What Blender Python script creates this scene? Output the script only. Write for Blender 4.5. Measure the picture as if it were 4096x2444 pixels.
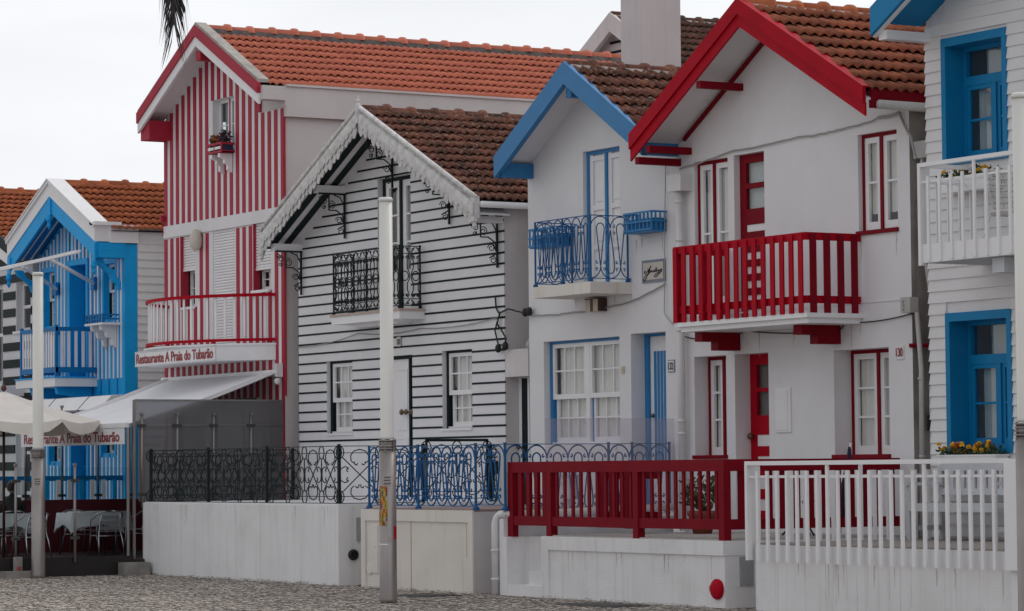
# Row of striped beach houses on a paved promenade: everything is built from code, in metres.
# X runs along the facades, Y away from the camera, Z up.  House fronts stand on y = 25.
import bpy, bmesh, math, random
from math import sin, cos, pi, radians, sqrt, atan2, hypot
from mathutils import Vector, Matrix
random.seed(7)
for o in list(bpy.data.objects): bpy.data.objects.remove(o)
SC = bpy.context.scene
COL = SC.collection

# ------------------------------------------------------------------ camera
cam = bpy.data.cameras.new('camera'); camo = bpy.data.objects.new('camera', cam); COL.objects.link(camo)
cam.sensor_width = 36; cam.lens = 36 * 12419.7 / 4096; cam.clip_end = 3000; cam.clip_start = .2
YAW, PITCH, ROLL = 1.0327855, .0526773, .0091573
fw = Vector((-sin(YAW) * cos(PITCH), cos(YAW) * cos(PITCH), sin(PITCH)))
rt = Vector((cos(YAW), sin(YAW), 0)); dn = fw.cross(rt)
r2 = cos(ROLL) * rt + sin(ROLL) * dn; d2 = -sin(ROLL) * rt + cos(ROLL) * dn
camo.matrix_world = Matrix.Translation((0, 0, 1.65)) @ Matrix((r2, -d2, -fw)).transposed().to_4x4()
SC.camera = camo

# ------------------------------------------------------------------ sky, sun, exposure
SUN_EL, SUN_ROT = radians(48), radians(-12)      # behind the houses, veiled by cloud
w = bpy.data.worlds.new('World'); SC.world = w; w.use_nodes = True
nt = w.node_tree; nt.nodes.clear()
def wn(t, **k):
    n = nt.nodes.new(t)
    for a, b in k.items(): setattr(n, a, b)
    return n
sky = wn('ShaderNodeTexSky', sky_type='NISHITA', sun_disc=False, sun_elevation=SUN_EL, sun_rotation=SUN_ROT)
tc = wn('ShaderNodeTexCoord')
sep = wn('ShaderNodeSeparateXYZ'); nt.links.new(tc.outputs['Generated'], sep.inputs[0])
mr = wn('ShaderNodeMapRange', interpolation_type='SMOOTHSTEP')
mr.inputs['From Min'].default_value = -.55; mr.inputs['From Max'].default_value = .45
mr.inputs['To Min'].default_value = 5.3; mr.inputs['To Max'].default_value = 7.5
nt.links.new(sep.outputs['Y'], mr.inputs['Value'])
mp = wn('ShaderNodeMapping'); mp.inputs['Scale'].default_value = (3.0, 3.0, 14.0)
nt.links.new(tc.outputs['Generated'], mp.inputs[0])
ns = wn('ShaderNodeTexNoise'); ns.inputs['Scale'].default_value = 1.6; ns.inputs['Detail'].default_value = 6
nt.links.new(mp.outputs[0], ns.inputs['Vector'])
m2 = wn('ShaderNodeMapRange'); m2.inputs['From Min'].default_value = .3; m2.inputs['From Max'].default_value = .72
m2.inputs['To Min'].default_value = .90; m2.inputs['To Max'].default_value = 1.07
nt.links.new(ns.outputs[0], m2.inputs['Value'])
mul = wn('ShaderNodeMath', operation='MULTIPLY'); nt.links.new(mr.outputs[0], mul.inputs[0]); nt.links.new(m2.outputs[0], mul.inputs[1])
vm = wn('ShaderNodeVectorMath', operation='SCALE'); vm.inputs[0].default_value = (.978, .985, 1.010)
nt.links.new(mul.outputs[0], vm.inputs['Scale'])
mx = wn('ShaderNodeMixRGB'); mx.inputs[0].default_value = .94
nt.links.new(sky.outputs[0], mx.inputs[1]); nt.links.new(vm.outputs[0], mx.inputs[2])
bg = wn('ShaderNodeBackground'); bg.inputs['Strength'].default_value = .105
out = wn('ShaderNodeOutputWorld'); nt.links.new(mx.outputs[0], bg.inputs[0]); nt.links.new(bg.outputs[0], out.inputs[0])
sl = bpy.data.lights.new('sun', 'SUN'); sl.energy = .6; sl.angle = radians(25); sl.color = (1, .96, .9)
so = bpy.data.objects.new('sun', sl); COL.objects.link(so)
sd = Vector((sin(SUN_ROT) * cos(SUN_EL), cos(SUN_ROT) * cos(SUN_EL), sin(SUN_EL)))
so.rotation_euler = sd.to_track_quat('Z', 'Y').to_euler(); so.location = (-20, 40, 40)
SC.view_settings.view_transform = 'Standard'; SC.view_settings.look = 'None'
SC.view_settings.exposure = 0.36; SC.view_settings.gamma = 1
SC.view_settings.use_curve_mapping = False

# ------------------------------------------------------------------ materials
MATS = {}
def mat(name, rgb, rough=.6, vary=.08, scale=2.5, bump=.0, bscale=40, stain=0, stain_rgb=(.25, .2, .14), metal=0, spec=.5, drip=0, island=0, sscale=.8):
    """painted / rendered surface: colour with soft noise, optional stains, vertical drips and fine bump"""
    if name in MATS: return MATS[name]
    m = bpy.data.materials.new(name); m.use_nodes = True; t = m.node_tree; N = t.nodes; L = t.links
    b = N['Principled BSDF']; b.inputs['Roughness'].default_value = rough; b.inputs['Metallic'].default_value = metal
    b.inputs['Specular IOR Level'].default_value = spec
    geo = N.new('ShaderNodeNewGeometry'); pos = geo.outputs['Position']
    n1 = N.new('ShaderNodeTexNoise'); n1.inputs['Scale'].default_value = scale; n1.inputs['Detail'].default_value = 6; L.new(pos, n1.inputs['Vector'])
    r1 = N.new('ShaderNodeMapRange'); r1.inputs['From Min'].default_value = .3; r1.inputs['From Max'].default_value = .7
    r1.inputs['To Min'].default_value = 1 - vary; r1.inputs['To Max'].default_value = 1 + vary; L.new(n1.outputs[0], r1.inputs['Value'])
    val = r1.outputs[0]
    if island:
        ri = N.new('ShaderNodeMapRange'); ri.inputs['To Min'].default_value = 1 - island; ri.inputs['To Max'].default_value = 1 + island
        L.new(geo.outputs['Random Per Island'], ri.inputs['Value'])
        mm = N.new('ShaderNodeMath'); mm.operation = 'MULTIPLY'; L.new(val, mm.inputs[0]); L.new(ri.outputs[0], mm.inputs[1]); val = mm.outputs[0]
    v = N.new('ShaderNodeVectorMath'); v.operation = 'SCALE'; v.inputs[0].default_value = rgb; L.new(val, v.inputs['Scale'])
    colr = v.outputs[0]
    def stainmix(colr, fac, rgb2):
        q = N.new('ShaderNodeMixRGB'); q.inputs[2].default_value = (*rgb2, 1); L.new(fac, q.inputs[0]); L.new(colr, q.inputs[1]); return q.outputs[0]
    if stain:
        n2 = N.new('ShaderNodeTexNoise'); n2.inputs['Scale'].default_value = sscale; n2.inputs['Detail'].default_value = 9; n2.inputs['Roughness'].default_value = .65; L.new(pos, n2.inputs['Vector'])
        r2_ = N.new('ShaderNodeMapRange'); r2_.inputs['From Min'].default_value = .48; r2_.inputs['From Max'].default_value = .8; r2_.inputs['To Max'].default_value = stain; L.new(n2.outputs[0], r2_.inputs['Value'])
        colr = stainmix(colr, r2_.outputs[0], stain_rgb)
    if drip:
        mpn = N.new('ShaderNodeMapping'); mpn.inputs['Scale'].default_value = (9, 9, .35); L.new(pos, mpn.inputs[0])
        n3 = N.new('ShaderNodeTexNoise'); n3.inputs['Scale'].default_value = 1; n3.inputs['Detail'].default_value = 4; L.new(mpn.outputs[0], n3.inputs['Vector'])
        r3 = N.new('ShaderNodeMapRange'); r3.inputs['From Min'].default_value = .52; r3.inputs['From Max'].default_value = .78; r3.inputs['To Max'].default_value = drip; L.new(n3.outputs[0], r3.inputs['Value'])
        colr = stainmix(colr, r3.outputs[0], stain_rgb)
    L.new(colr, b.inputs['Base Color'])
    if bump:
        nb = N.new('ShaderNodeTexNoise'); nb.inputs['Scale'].default_value = bscale; nb.inputs['Detail'].default_value = 5; L.new(pos, nb.inputs['Vector'])
        bp = N.new('ShaderNodeBump'); bp.inputs['Strength'].default_value = bump; bp.inputs['Distance'].default_value = .02; L.new(nb.outputs[0], bp.inputs['Height']); L.new(bp.outputs[0], b.inputs['Normal'])
    MATS[name] = m; return m

def glass(name, tint=(.9, .93, .93), refl=.9, rough=.02, haze=0, base=.06):
    if name in MATS: return MATS[name]
    m = bpy.data.materials.new(name); m.use_nodes = True; t = m.node_tree; N = t.nodes; L = t.links; N.clear()
    o = N.new('ShaderNodeOutputMaterial'); tr = N.new('ShaderNodeBsdfTransparent'); tr.inputs[0].default_value = (*tint, 1)
    gl = N.new('ShaderNodeBsdfGlossy'); gl.inputs['Roughness'].default_value = rough; gl.inputs[0].default_value = (refl, refl, refl, 1)
    lw = N.new('ShaderNodeLayerWeight'); lw.inputs[0].default_value = .5       # Schlick reflectance, the same from both sides
    pw = N.new('ShaderNodeMath'); pw.operation = 'POWER'; pw.inputs[1].default_value = 5; L.new(lw.outputs['Facing'], pw.inputs[0])
    ad = N.new('ShaderNodeMath'); ad.operation = 'MULTIPLY_ADD'; ad.inputs[1].default_value = .9; ad.inputs[2].default_value = base; L.new(pw.outputs[0], ad.inputs[0])
    mx = N.new('ShaderNodeMixShader'); L.new(ad.outputs[0], mx.inputs[0]); L.new(tr.outputs[0], mx.inputs[1]); L.new(gl.outputs[0], mx.inputs[2])
    sh = mx.outputs[0]
    if haze:
        df = N.new('ShaderNodeBsdfDiffuse'); df.inputs[0].default_value = (.62, .62, .64, 1)
        tl = N.new('ShaderNodeBsdfTranslucent'); tl.inputs[0].default_value = (.6, .6, .62, 1)
        a2 = N.new('ShaderNodeMixShader'); a2.inputs[0].default_value = .5; L.new(df.outputs[0], a2.inputs[1]); L.new(tl.outputs[0], a2.inputs[2])
        m2_ = N.new('ShaderNodeMixShader'); m2_.inputs[0].default_value = haze; L.new(sh, m2_.inputs[1]); L.new(a2.outputs[0], m2_.inputs[2]); sh = m2_.outputs[0]
    L.new(sh, o.inputs[0]); MATS[name] = m; return m

def tile_mat(name, rgb, dark, lichen, darkamt, lichamt, jit):
    """clay roof tile: one tint per tile, soot and lichen patches"""
    if name in MATS: return MATS[name]
    m = bpy.data.materials.new(name); m.use_nodes = True; t = m.node_tree; N = t.nodes; L = t.links
    b = N['Principled BSDF']; b.inputs['Roughness'].default_value = .8; b.inputs['Specular IOR Level'].default_value = .25
    geo = N.new('ShaderNodeNewGeometry'); pos = geo.outputs['Position']
    ri = N.new('ShaderNodeMapRange'); ri.inputs['To Min'].default_value = 1 - jit; ri.inputs['To Max'].default_value = 1 + jit; L.new(geo.outputs['Random Per Island'], ri.inputs['Value'])
    v = N.new('ShaderNodeVectorMath'); v.operation = 'SCALE'; v.inputs[0].default_value = rgb; L.new(ri.outputs[0], v.inputs['Scale'])
    colr = v.outputs[0]
    for sc, c, amt, lo, hi in ((3.2, dark, darkamt, .42, .66), (11, dark, darkamt * .8, .5, .68), (17, lichen, lichamt, .56, .66)):
        n = N.new('ShaderNodeTexNoise'); n.inputs['Scale'].default_value = sc; n.inputs['Detail'].default_value = 8; n.inputs['Roughness'].default_value = .65; L.new(pos, n.inputs['Vector'])
        r = N.new('ShaderNodeMapRange'); r.inputs['From Min'].default_value = lo; r.inputs['From Max'].default_value = hi; r.inputs['To Max'].default_value = amt; L.new(n.outputs[0], r.inputs['Value'])
        q = N.new('ShaderNodeMixRGB'); q.inputs[2].default_value = (*c, 1); L.new(r.outputs[0], q.inputs[0]); L.new(colr, q.inputs[1]); colr = q.outputs[0]
    L.new(colr, b.inputs['Base Color'])
    nb = N.new('ShaderNodeTexNoise'); nb.inputs['Scale'].default_value = 60; nb.inputs['Detail'].default_value = 5; L.new(pos, nb.inputs['Vector'])
    bp = N.new('ShaderNodeBump'); bp.inputs['Strength'].default_value = .35; bp.inputs['Distance'].default_value = .01; L.new(nb.outputs[0], bp.inputs['Height']); L.new(bp.outputs[0], b.inputs['Normal'])
    MATS[name] = m; return m

WALL = mat('white_render', (.75, .745, .765), .75, .045, .9, .12, 55, .26, (.50, .475, .46), drip=.06)
WALLG = mat('aged_render', (.66, .63, .635), .8, .06, 1.2, .3, 40, .22, (.36, .31, .28), drip=.2)
WALLP = mat('pinkish_render', (.62, .575, .575), .8, .05, 1.1, .3, 40, .22, (.5, .4, .38), drip=.14)
TERR = mat('terrace_render', (.77, .765, .775), .75, .04, 1.3, .3, 50, .34, (.40, .375, .35), drip=.26)
CREAM = mat('rust_streaked_render', (.72, .69, .645), .75, .04, 1.5, .25, 50, .14, (.5, .36, .2), drip=.42)
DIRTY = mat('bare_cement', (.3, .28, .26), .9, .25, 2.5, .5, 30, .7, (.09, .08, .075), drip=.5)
WHITE = mat('white_paint', (.81, .805, .82), .45, .03, 3, .06, 60, .06, (.5, .47, .43))
BOARD = mat('white_board', (.75, .745, .75), .55, .03, 2, .08, 50, .08, (.45, .42, .4), drip=.06)
GREYW = mat('greyed_white_wood', (.55, .57, .6), .6, .08, 4, .1, 40, .2, (.35, .35, .36))
LACE = mat('weathered_lace_wood', (.66, .65, .64), .85, .14, 9, .7, 34, .5, (.22, .21, .2), sscale=6)
GREEN = mat('dark_green_paint', (.008, .017, .019), .5, .12, 4, spec=.12)
IRON = mat('green_black_iron', (.009, .018, .019), .5, .15, 6, spec=.25)
BLUE = mat('blue_paint', (.018, .185, .43), .5, .07, 3, .08, 40, .1, (.08, .2, .36))
BLUEI = mat('blue_iron', (.012, .10, .27), .45, .12, 6, spec=.2)
SKYB = mat('bright_blue_paint', (.008, .36, .78), .5, .05, 3, spec=.2)
SKYD = mat('deep_blue_paint', (.004, .17, .44), .5, .06, 3, spec=.2)
TEALB = mat('clear_blue_paint', (.003, .20, .43), .5, .05, 3, spec=.25)
PINKR = mat('raspberry_red_paint', (.40, .024, .05), .55, .08, 3, .05, 40, .1, (.4, .1, .12), spec=.2)
RED = mat('crimson_paint', (.40, .003, .016), .55, .07, 3, .05, 50, .12, (.30, .02, .03), spec=.08)
DRED = mat('darker_crimson', (.20, .003, .012), .55, .09, 3, .05, 50, .12, (.15, .012, .02), spec=.10)  # same crimson paint, its darker, shaded look put into the colour
MAROON = mat('maroon_wood', (.13, .012, .022), .6, .15, 3)
DARKW = mat('dark_brown_wood', (.010, .007, .007), .6, .3, 5)
STEEL = mat('brushed_steel', (.30, .275, .265), .42, .12, 2, metal=.75, drip=.25, stain_rgb=(.12, .1, .1))
ALU = mat('aluminium', (.62, .62, .64), .3, .04, 3, metal=1)
LAMPW = mat('lamp_diffuser', (.74, .73, .69), .4, .03, 2, stain=.1, drip=.12, stain_rgb=(.42, .38, .3))
PIPE = mat('white_pvc', (.70, .69, .69), .45, .04, 3, stain=.12)
PIPEG = mat('grey_pvc', (.46, .45, .44), .5, .08, 3, stain=.3, drip=.2)
CONC = mat('concrete', (.26, .245, .23), .9, .2, 4, .5, 30, .4, (.1, .09, .085))
MORTAR = mat('dark_mortar', (.10, .085, .08), .95, .3, 6, .6, 30)
MORTL = mat('pale_mortar', (.42, .39, .36), .95, .2, 6, .6, 30, .5, (.12, .1, .09))
FLOORC = mat('terrace_floor', (.40, .375, .35), .8, .08, 2.5, .2, 30)
BRASS = mat('dull_brass', (.17, .11, .07), .45, .15, 9, metal=.7)
CABLE = mat('black_cable', (.012, .012, .013), .6)
CABLW = mat('grey_cable', (.33, .32, .31), .6)
CURT = mat('net_curtain', (.78, .76, .73), .9, .05, 3)
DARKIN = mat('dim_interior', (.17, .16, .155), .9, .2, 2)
AWN = mat('awning_canvas', (.82, .825, .85), .8, .03, 1.5, .1, 80, .1, (.45, .45, .45))
CREAMC = mat('umbrella_canvas', (.78, .735, .68), .8, .05, 2.5, .12, 60)
CLOTH = mat('white_tablecloth', (.70, .73, .76), .85, .04, 3)
TERRA = mat('terracotta_pot', (.22, .06, .035), .85, .12, 6)
LEAF = mat('plant_leaves', (.035, .07, .025), .6, .25, 12, island=.4)
PALM = mat('dry_palm_leaf', (.014, .011, .010), .7, .3, 12, island=.5)
PETAL = mat('yellow_petals', (.80, .45, .015), .6, .12, 20, island=.15)
PETALO = mat('orange_petals', (.55, .12, .02), .6, .15, 20, island=.3)
PURPLE = mat('purple_foliage', (.07, .03, .05), .7, .2, 12, island=.4)
SKIN = mat('skin', (.42, .26, .19), .6); HAIR = mat('dark_hair', (.02, .013, .01), .6, .2, 20)
JACKET = mat('dark_jacket', (.025, .028, .027), .85, .15, 6); JEANS = mat('dark_trousers', (.02, .022, .03), .85, .15, 6)
TEXTR = mat('red_lettering', (.28, .012, .022), .5); TEXTD = mat('navy_lettering', (.02, .02, .05), .5)
SIGNW = mat('sign_panel', (.74, .735, .745), .5, .03, 3, stain=.06)
PANE = glass('window_glass', (.93, .95, .95), .95, .015, 0, .07)
PANEB = glass('blue_grey_glass', (.62, .7, .74), .95, .02, 0, .10)
SMOKE = glass('smoked_glass', (.52, .53, .55), .6, .03, .30, .03)
CLEAR = glass('clear_screen_glass', (.93, .955, .955), .9, .01, .0, .0)
ACRY = glass('scratched_acrylic', (.95, .935, .96), .8, .12, .15, .01)
T_PINK = tile_mat('new_clay_tile', (.56, .175, .11), (.30, .085, .055), (.62, .31, .22), .2, .10, .08)
T_ORNG = tile_mat('orange_clay_tile', (.43, .125, .052), (.10, .04, .025), (.5, .22, .11), .42, .15, .13)
T_BRWN = tile_mat('weathered_clay_tile', (.205, .078, .050), (.04, .027, .023), (.40, .31, .25), .85, .85, .26)
T_MIX = tile_mat('brown_orange_clay_tile', (.33, .098, .050), (.07, .035, .024), (.46, .25, .16), .55, .28, .17)
T_GREY = tile_mat('old_grey_brown_tile', (.13, .055, .036), (.03, .022, .02), (.24, .17, .13), .8, .5, .35)

# ------------------------------------------------------------------ mesh helpers
class MB:
    def __init__(s): s.v = []; s.f = []; s.m = []; s.sm = []; s.cur = 0; s.smooth = False
    def add(s, vs, fs):
        n = len(s.v); s.v += [tuple(p) for p in vs]
        for f in fs: s.f.append([i + n for i in f]); s.m.append(s.cur); s.sm.append(s.smooth)
        return s
    def mi(s, i): s.cur = i; return s
    def sh(s, b=True): s.smooth = b; return s
    def poly(s, *p): return s.add(p, [list(range(len(p)))])
    def box(s, x0, x1, y0, y1, z0, z1):
        if x0 > x1: x0, x1 = x1, x0
        if y0 > y1: y0, y1 = y1, y0
        if z0 > z1: z0, z1 = z1, z0
        return s.add([(x0, y0, z0), (x1, y0, z0), (x1, y1, z0), (x0, y1, z0), (x0, y0, z1), (x1, y0, z1), (x1, y1, z1), (x0, y1, z1)],
                     [(3, 2, 1, 0), (4, 5, 6, 7), (0, 1, 5, 4), (1, 2, 6, 5), (2, 3, 7, 6), (3, 0, 4, 7)])
    def prism(s, xz, y0, y1):
        """polygon in XZ (counter-clockwise seen from -Y) extruded from y0 to y1"""
        n = len(xz); a = [(x, y0, z) for x, z in xz] + [(x, y1, z) for x, z in xz]
        return s.add(a, [list(range(n)), list(range(2 * n - 1, n - 1, -1))] + [[i, i + n, (i + 1) % n + n, (i + 1) % n] for i in range(n)])
    def prismx(s, yz, x0, x1):
        n = len(yz); a = [(x0, y, z) for y, z in yz] + [(x1, y, z) for y, z in yz]
        return s.add(a, [list(range(n)), list(range(2 * n - 1, n - 1, -1))] + [[i, (i + 1) % n, (i + 1) % n + n, i + n] for i in range(n)])
    def prismz(s, xy, z0, z1):
        n = len(xy); a = [(x, y, z0) for x, y in xy] + [(x, y, z1) for x, y in xy]
        return s.add(a, [list(range(n - 1, -1, -1)), list(range(n, 2 * n))] + [[i, (i + 1) % n, (i + 1) % n + n, i + n] for i in range(n)])
    def bar(s, p, q, w, h, up=(0, 0, 1)):
        p = Vector(p); q = Vector(q); d = (q - p).normalized(); u = Vector(up)
        if abs(d.dot(u)) > .98: u = Vector((0, 1, 0))
        a = d.cross(u).normalized() * (w / 2); b = a.cross(d).normalized() * (h / 2)
        vs = [c + i * a + j * b for c in (p, q) for i, j in ((-1, -1), (1, -1), (1, 1), (-1, 1))]
        return s.add(vs, [(0, 1, 2, 3), (7, 6, 5, 4), (0, 4, 5, 1), (1, 5, 6, 2), (2, 6, 7, 3), (3, 7, 4, 0)])
    def tube(s, pts, r, n=6, closed=False, r1=None):
        P = [Vector(p) for p in pts]; k = len(P); vs = []; fs = []; ref = None
        for i, p in enumerate(P):
            a = P[(i - 1) % k] if (closed or i > 0) else p; b = P[(i + 1) % k] if (closed or i < k - 1) else p
            d = (b - a)
            if d.length < 1e-9: d = Vector((0, 0, 1))
            d.normalize()
            if ref is None or abs(ref.dot(d)) > .99: ref = Vector((0, 0, 1)) if abs(d.z) < .9 else Vector((1, 0, 0))
            u = d.cross(ref).normalized(); ww = u.cross(d).normalized(); ref = ww
            rr = r if r1 is None else r + (r1 - r) * i / max(1, k - 1)
            vs += [p + rr * (cos(2 * pi * j / n) * u + sin(2 * pi * j / n) * ww) for j in range(n)]
        for i in range(k if closed else k - 1):
            for j in range(n):
                fs.append((i * n + j, i * n + (j + 1) % n, ((i + 1) % k) * n + (j + 1) % n, ((i + 1) % k) * n + j))
        if not closed: fs += [list(range(n - 1, -1, -1)), [(k - 1) * n + j for j in range(n)]]
        return s.add(vs, fs)
    def lathe(s, prof, c, n=16, axis='z'):
        vs = []; fs = []; k = len(prof)
        for r, h in prof:
            for j in range(n):
                a = 2 * pi * j / n; x, y = r * cos(a), r * sin(a)
                vs.append((c[0] + x, c[1] + y, c[2] + h) if axis == 'z' else ((c[0] + x, c[1] + h, c[2] + y) if axis == 'y' else (c[0] + h, c[1] + x, c[2] + y)))
        for i in range(k - 1):
            for j in range(n):
                q = (i * n + j, i * n + (j + 1) % n, (i + 1) * n + (j + 1) % n, (i + 1) * n + j)
                fs.append(q)
        fs += [list(range(n - 1, -1, -1)), [(k - 1) * n + j for j in range(n)]]
        return s.add(vs, fs)

OFF = {}
def obj(name, mb, mats, parent=None, loc=None):
    me = bpy.data.meshes.new(name)
    if parent is not None: off = OFF[parent.name]
    elif loc is not None: off = Vector(loc)
    else:
        xs, ys, zs = zip(*mb.v); off = Vector(((min(xs) + max(xs)) / 2, (min(ys) + max(ys)) / 2, min(zs)))
    me.from_pydata([(x - off[0], y - off[1], z - off[2]) for x, y, z in mb.v], [], mb.f)
    if not isinstance(mats, (list, tuple)): mats = [mats]
    for m in mats: me.materials.append(m)
    me.polygons.foreach_set('material_index', mb.m); me.polygons.foreach_set('use_smooth', mb.sm)
    bm = bmesh.new(); bm.from_mesh(me); bmesh.ops.recalc_face_normals(bm, faces=bm.faces); bm.to_mesh(me); bm.free()
    me.update()
    o = bpy.data.objects.new(name, me); COL.objects.link(o)
    if parent is not None: o.parent = parent
    else: o.location = off
    OFF[o.name] = Vector(off); return o
def tag(o, label=None, cat=None, group=None, kind=None):
    if label: o['label'] = label
    if cat: o['category'] = cat
    if group: o['group'] = group
    if kind: o['kind'] = kind
    return o
def thing(name, label, cat, loc, group=None):
    o = bpy.data.objects.new(name, None); COL.objects.link(o); o.location = loc; o.empty_display_size = .2
    OFF[o.name] = Vector(loc); return tag(o, label, cat, group)
def copy_tree(o, parent=None):
    c = o.copy(); COL.objects.link(c); OFF[c.name] = OFF[o.name]
    if parent: c.parent = parent
    for ch in list(o.children): copy_tree(ch, c)
    return c
def text(name, s, m, parent, org, ex, ez, w, h, thick=.006, off=0., shear=0.):
    """lettering as a mesh: baseline-left at org, running along ex, up ez, squeezed to w x h"""
    cu = bpy.data.curves.new(name, 'FONT'); cu.body = s; cu.size = 1; cu.extrude = .02; cu.offset = off; cu.shear = shear
    t = bpy.data.objects.new(name, cu); COL.objects.link(t)
    me = bpy.data.meshes.new_from_object(t.evaluated_get(bpy.context.evaluated_depsgraph_get()))
    bpy.data.objects.remove(t); bpy.data.curves.remove(cu)
    vs = [v.co.copy() for v in me.vertices]
    x0 = min(v.x for v in vs); x1 = max(v.x for v in vs); y0 = min(v.y for v in vs); y1 = max(v.y for v in vs)
    ex = Vector(ex).normalized(); ez = Vector(ez); n = ex.cross(ez)
    mb = MB()
    mb.add([Vector(org) + ex * ((v.x - x0) / (x1 - x0) * w) + ez * ((v.y - y0) / (y1 - y0) * h) + n * (v.z / .02 * thick / 2 + thick / 2 + .002) for v in vs], [list(p.vertices) for p in me.polygons])
    bpy.data.meshes.remove(me)
    return obj(name, mb, m, parent)

# ------------------------------------------------------------------ building kit
YB = 25.0           # facade plane
def top_at(top, x):
    for (xa, za), (xb, zb) in zip(top, top[1:]):
        if xa - 1e-9 <= x <= xb + 1e-9: return za if xb == xa else za + (zb - za) * (x - xa) / (xb - xa)
    return top[-1][1]
class Front:
    """a facade: outline (piecewise linear top) and rectangular openings (xa, xb, za, zb, reveal depth)"""
    def __init__(s, x0, x1, z0, top, holes, y=YB): s.x0, s.x1, s.z0, s.top, s.holes, s.y = x0, x1, z0, top, holes, y
    def face(s, mb, mfront=0, mreveal=0):
        xs = sorted({s.x0, s.x1} | {p[0] for p in s.top if s.x0 < p[0] < s.x1} | {h[0] for h in s.holes} | {h[1] for h in s.holes})
        y = s.y; mb.mi(mfront)
        for a, b in zip(xs, xs[1:]):
            m = (a + b) / 2; z = s.z0
            for h in sorted([h for h in s.holes if h[0] < m < h[1]], key=lambda h: h[2]):
                if h[2] > z + 1e-6: mb.poly((a, y, z), (b, y, z), (b, y, h[2]), (a, y, h[2]))
                z = h[3]
            mb.poly((a, y, z), (b, y, z), (b, y, top_at(s.top, b - 1e-7)), (a, y, top_at(s.top, a + 1e-7)))
        mb.mi(mreveal)
        for xa, xb, za, zb, d in s.holes:
            mb.poly((xa, y, za), (xa, y + d, za), (xa, y + d, zb), (xa, y, zb)); mb.poly((xb, y + d, za), (xb, y, za), (xb, y, zb), (xb, y + d, zb))
            mb.poly((xa, y, zb), (xa, y + d, zb), (xb, y + d, zb), (xb, y, zb)); mb.poly((xa, y + d, za), (xa, y, za), (xb, y, za), (xb, y + d, za))
        mb.mi(0)
    def shell(s, mb, y1, m=0):
        mb.mi(m); y = s.y; zl = top_at(s.top, s.x0); zr = top_at(s.top, s.x1)
        mb.poly((s.x1, y, s.z0), (s.x1, y1, s.z0), (s.x1, y1, zr), (s.x1, y, zr)); mb.poly((s.x0, y1, s.z0), (s.x0, y, s.z0), (s.x0, y, zl), (s.x0, y1, zl))
        mb.poly(*([(s.x1, y1, s.z0), (s.x0, y1, s.z0)] + [(x, y1, z) for x, z in s.top])); mb.mi(0)
    def spans_h(s, z, h):
        """free x-intervals of a horizontal strip z..z+h"""
        n = 400; lo = hi = None
        for i in range(n + 1):
            x = s.x0 + (s.x1 - s.x0) * i / n
            if top_at(s.top, x) > z + h:
                if lo is None: lo = x
                hi = x
        if lo is None: return []
        cuts = sorted((h_[0], h_[1]) for h_ in s.holes if h_[2] < z + h and h_[3] > z)
        res = []; a = lo
        for c, d in cuts:
            if c > a: res.append((a, c))
            a = max(a, d)
        if a < hi: res.append((a, hi))
        return res
    def spans_v(s, x, wd):
        t = min(top_at(s.top, x), top_at(s.top, x + wd)); z = s.z0; res = []
        for h in sorted([h for h in s.holes if h[0] < x + wd - .01 and h[1] > x + .01], key=lambda h: h[2]):
            if h[2] > z: res.append((z, h[2]))
            z = max(z, h[3])
        if z < t: res.append((z, t))
        return res

def rake(mb, pts, wdt, y0, y1):
    """barge boards following a gable; pts left eave, apex, right eave (top edge); vertical width wdt"""
    for (xa, za), (xb, zb) in zip(pts, pts[1:]): mb.prism([(xa, za - wdt), (xb, zb - wdt), (xb, zb), (xa, za)], y0, y1)

def sash(fm, gm, x0, x1, z0, z1, y, cols, rows, st=.06, mun=.024, t=.045, bot=None):
    b = st if bot is None else bot
    fm.box(x0, x0 + st, y, y + t, z0, z1); fm.box(x1 - st, x1, y, y + t, z0, z1)
    fm.box(x0 + st, x1 - st, y, y + t, z0, z0 + b); fm.box(x0 + st, x1 - st, y, y + t, z1 - st, z1)
    a, c, d, e = x0 + st, x1 - st, z0 + b, z1 - st
    for i in range(1, cols): x = a + (c - a) * i / cols; fm.box(x - mun / 2, x + mun / 2, y + .004, y + t - .012, d, e)
    for j in range(1, rows):
        z = d + (e - d) * j / rows
        for i in range(cols):
            xa = a + (c - a) * i / cols + (mun / 2 if i else 0); xb = a + (c - a) * (i + 1) / cols - (mun / 2 if i < cols - 1 else 0)
            fm.box(xa, xb, y + .006, y + t - .014, z - mun / 2, z + mun / 2)
    gm.poly((a, y + t * .55, d), (c, y + t * .55, d), (c, y + t * .55, e), (a, y + t * .55, e))
def curtain(parent, x0, x1, z0, z1, y, amp=.02, per=.11, gap=None):
    mb = MB().sh(); n = int((x1 - x0) / .018) + 2; ph = random.random() * 6
    def strip(a, b):
        n = max(3, int((b - a) / .016)); vs = []
        for i in range(n + 1):
            x = a + (b - a) * i / n; d = amp * sin(2 * pi * x / per + ph) + amp * .6 * sin(2 * pi * x / (per * 2.7) + ph * 2)
            vs += [(x, y + d, z0), (x, y + d * .45, z1)]
        mb.add(vs, [(2 * i, 2 * i + 2, 2 * i + 3, 2 * i + 1) for i in range(n)])
    if gap: strip(x0, gap[0]); strip(gap[1], x1)
    else: strip(x0, x1)
    o = obj('curtain', mb, CURT, parent)
    return o

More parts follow.
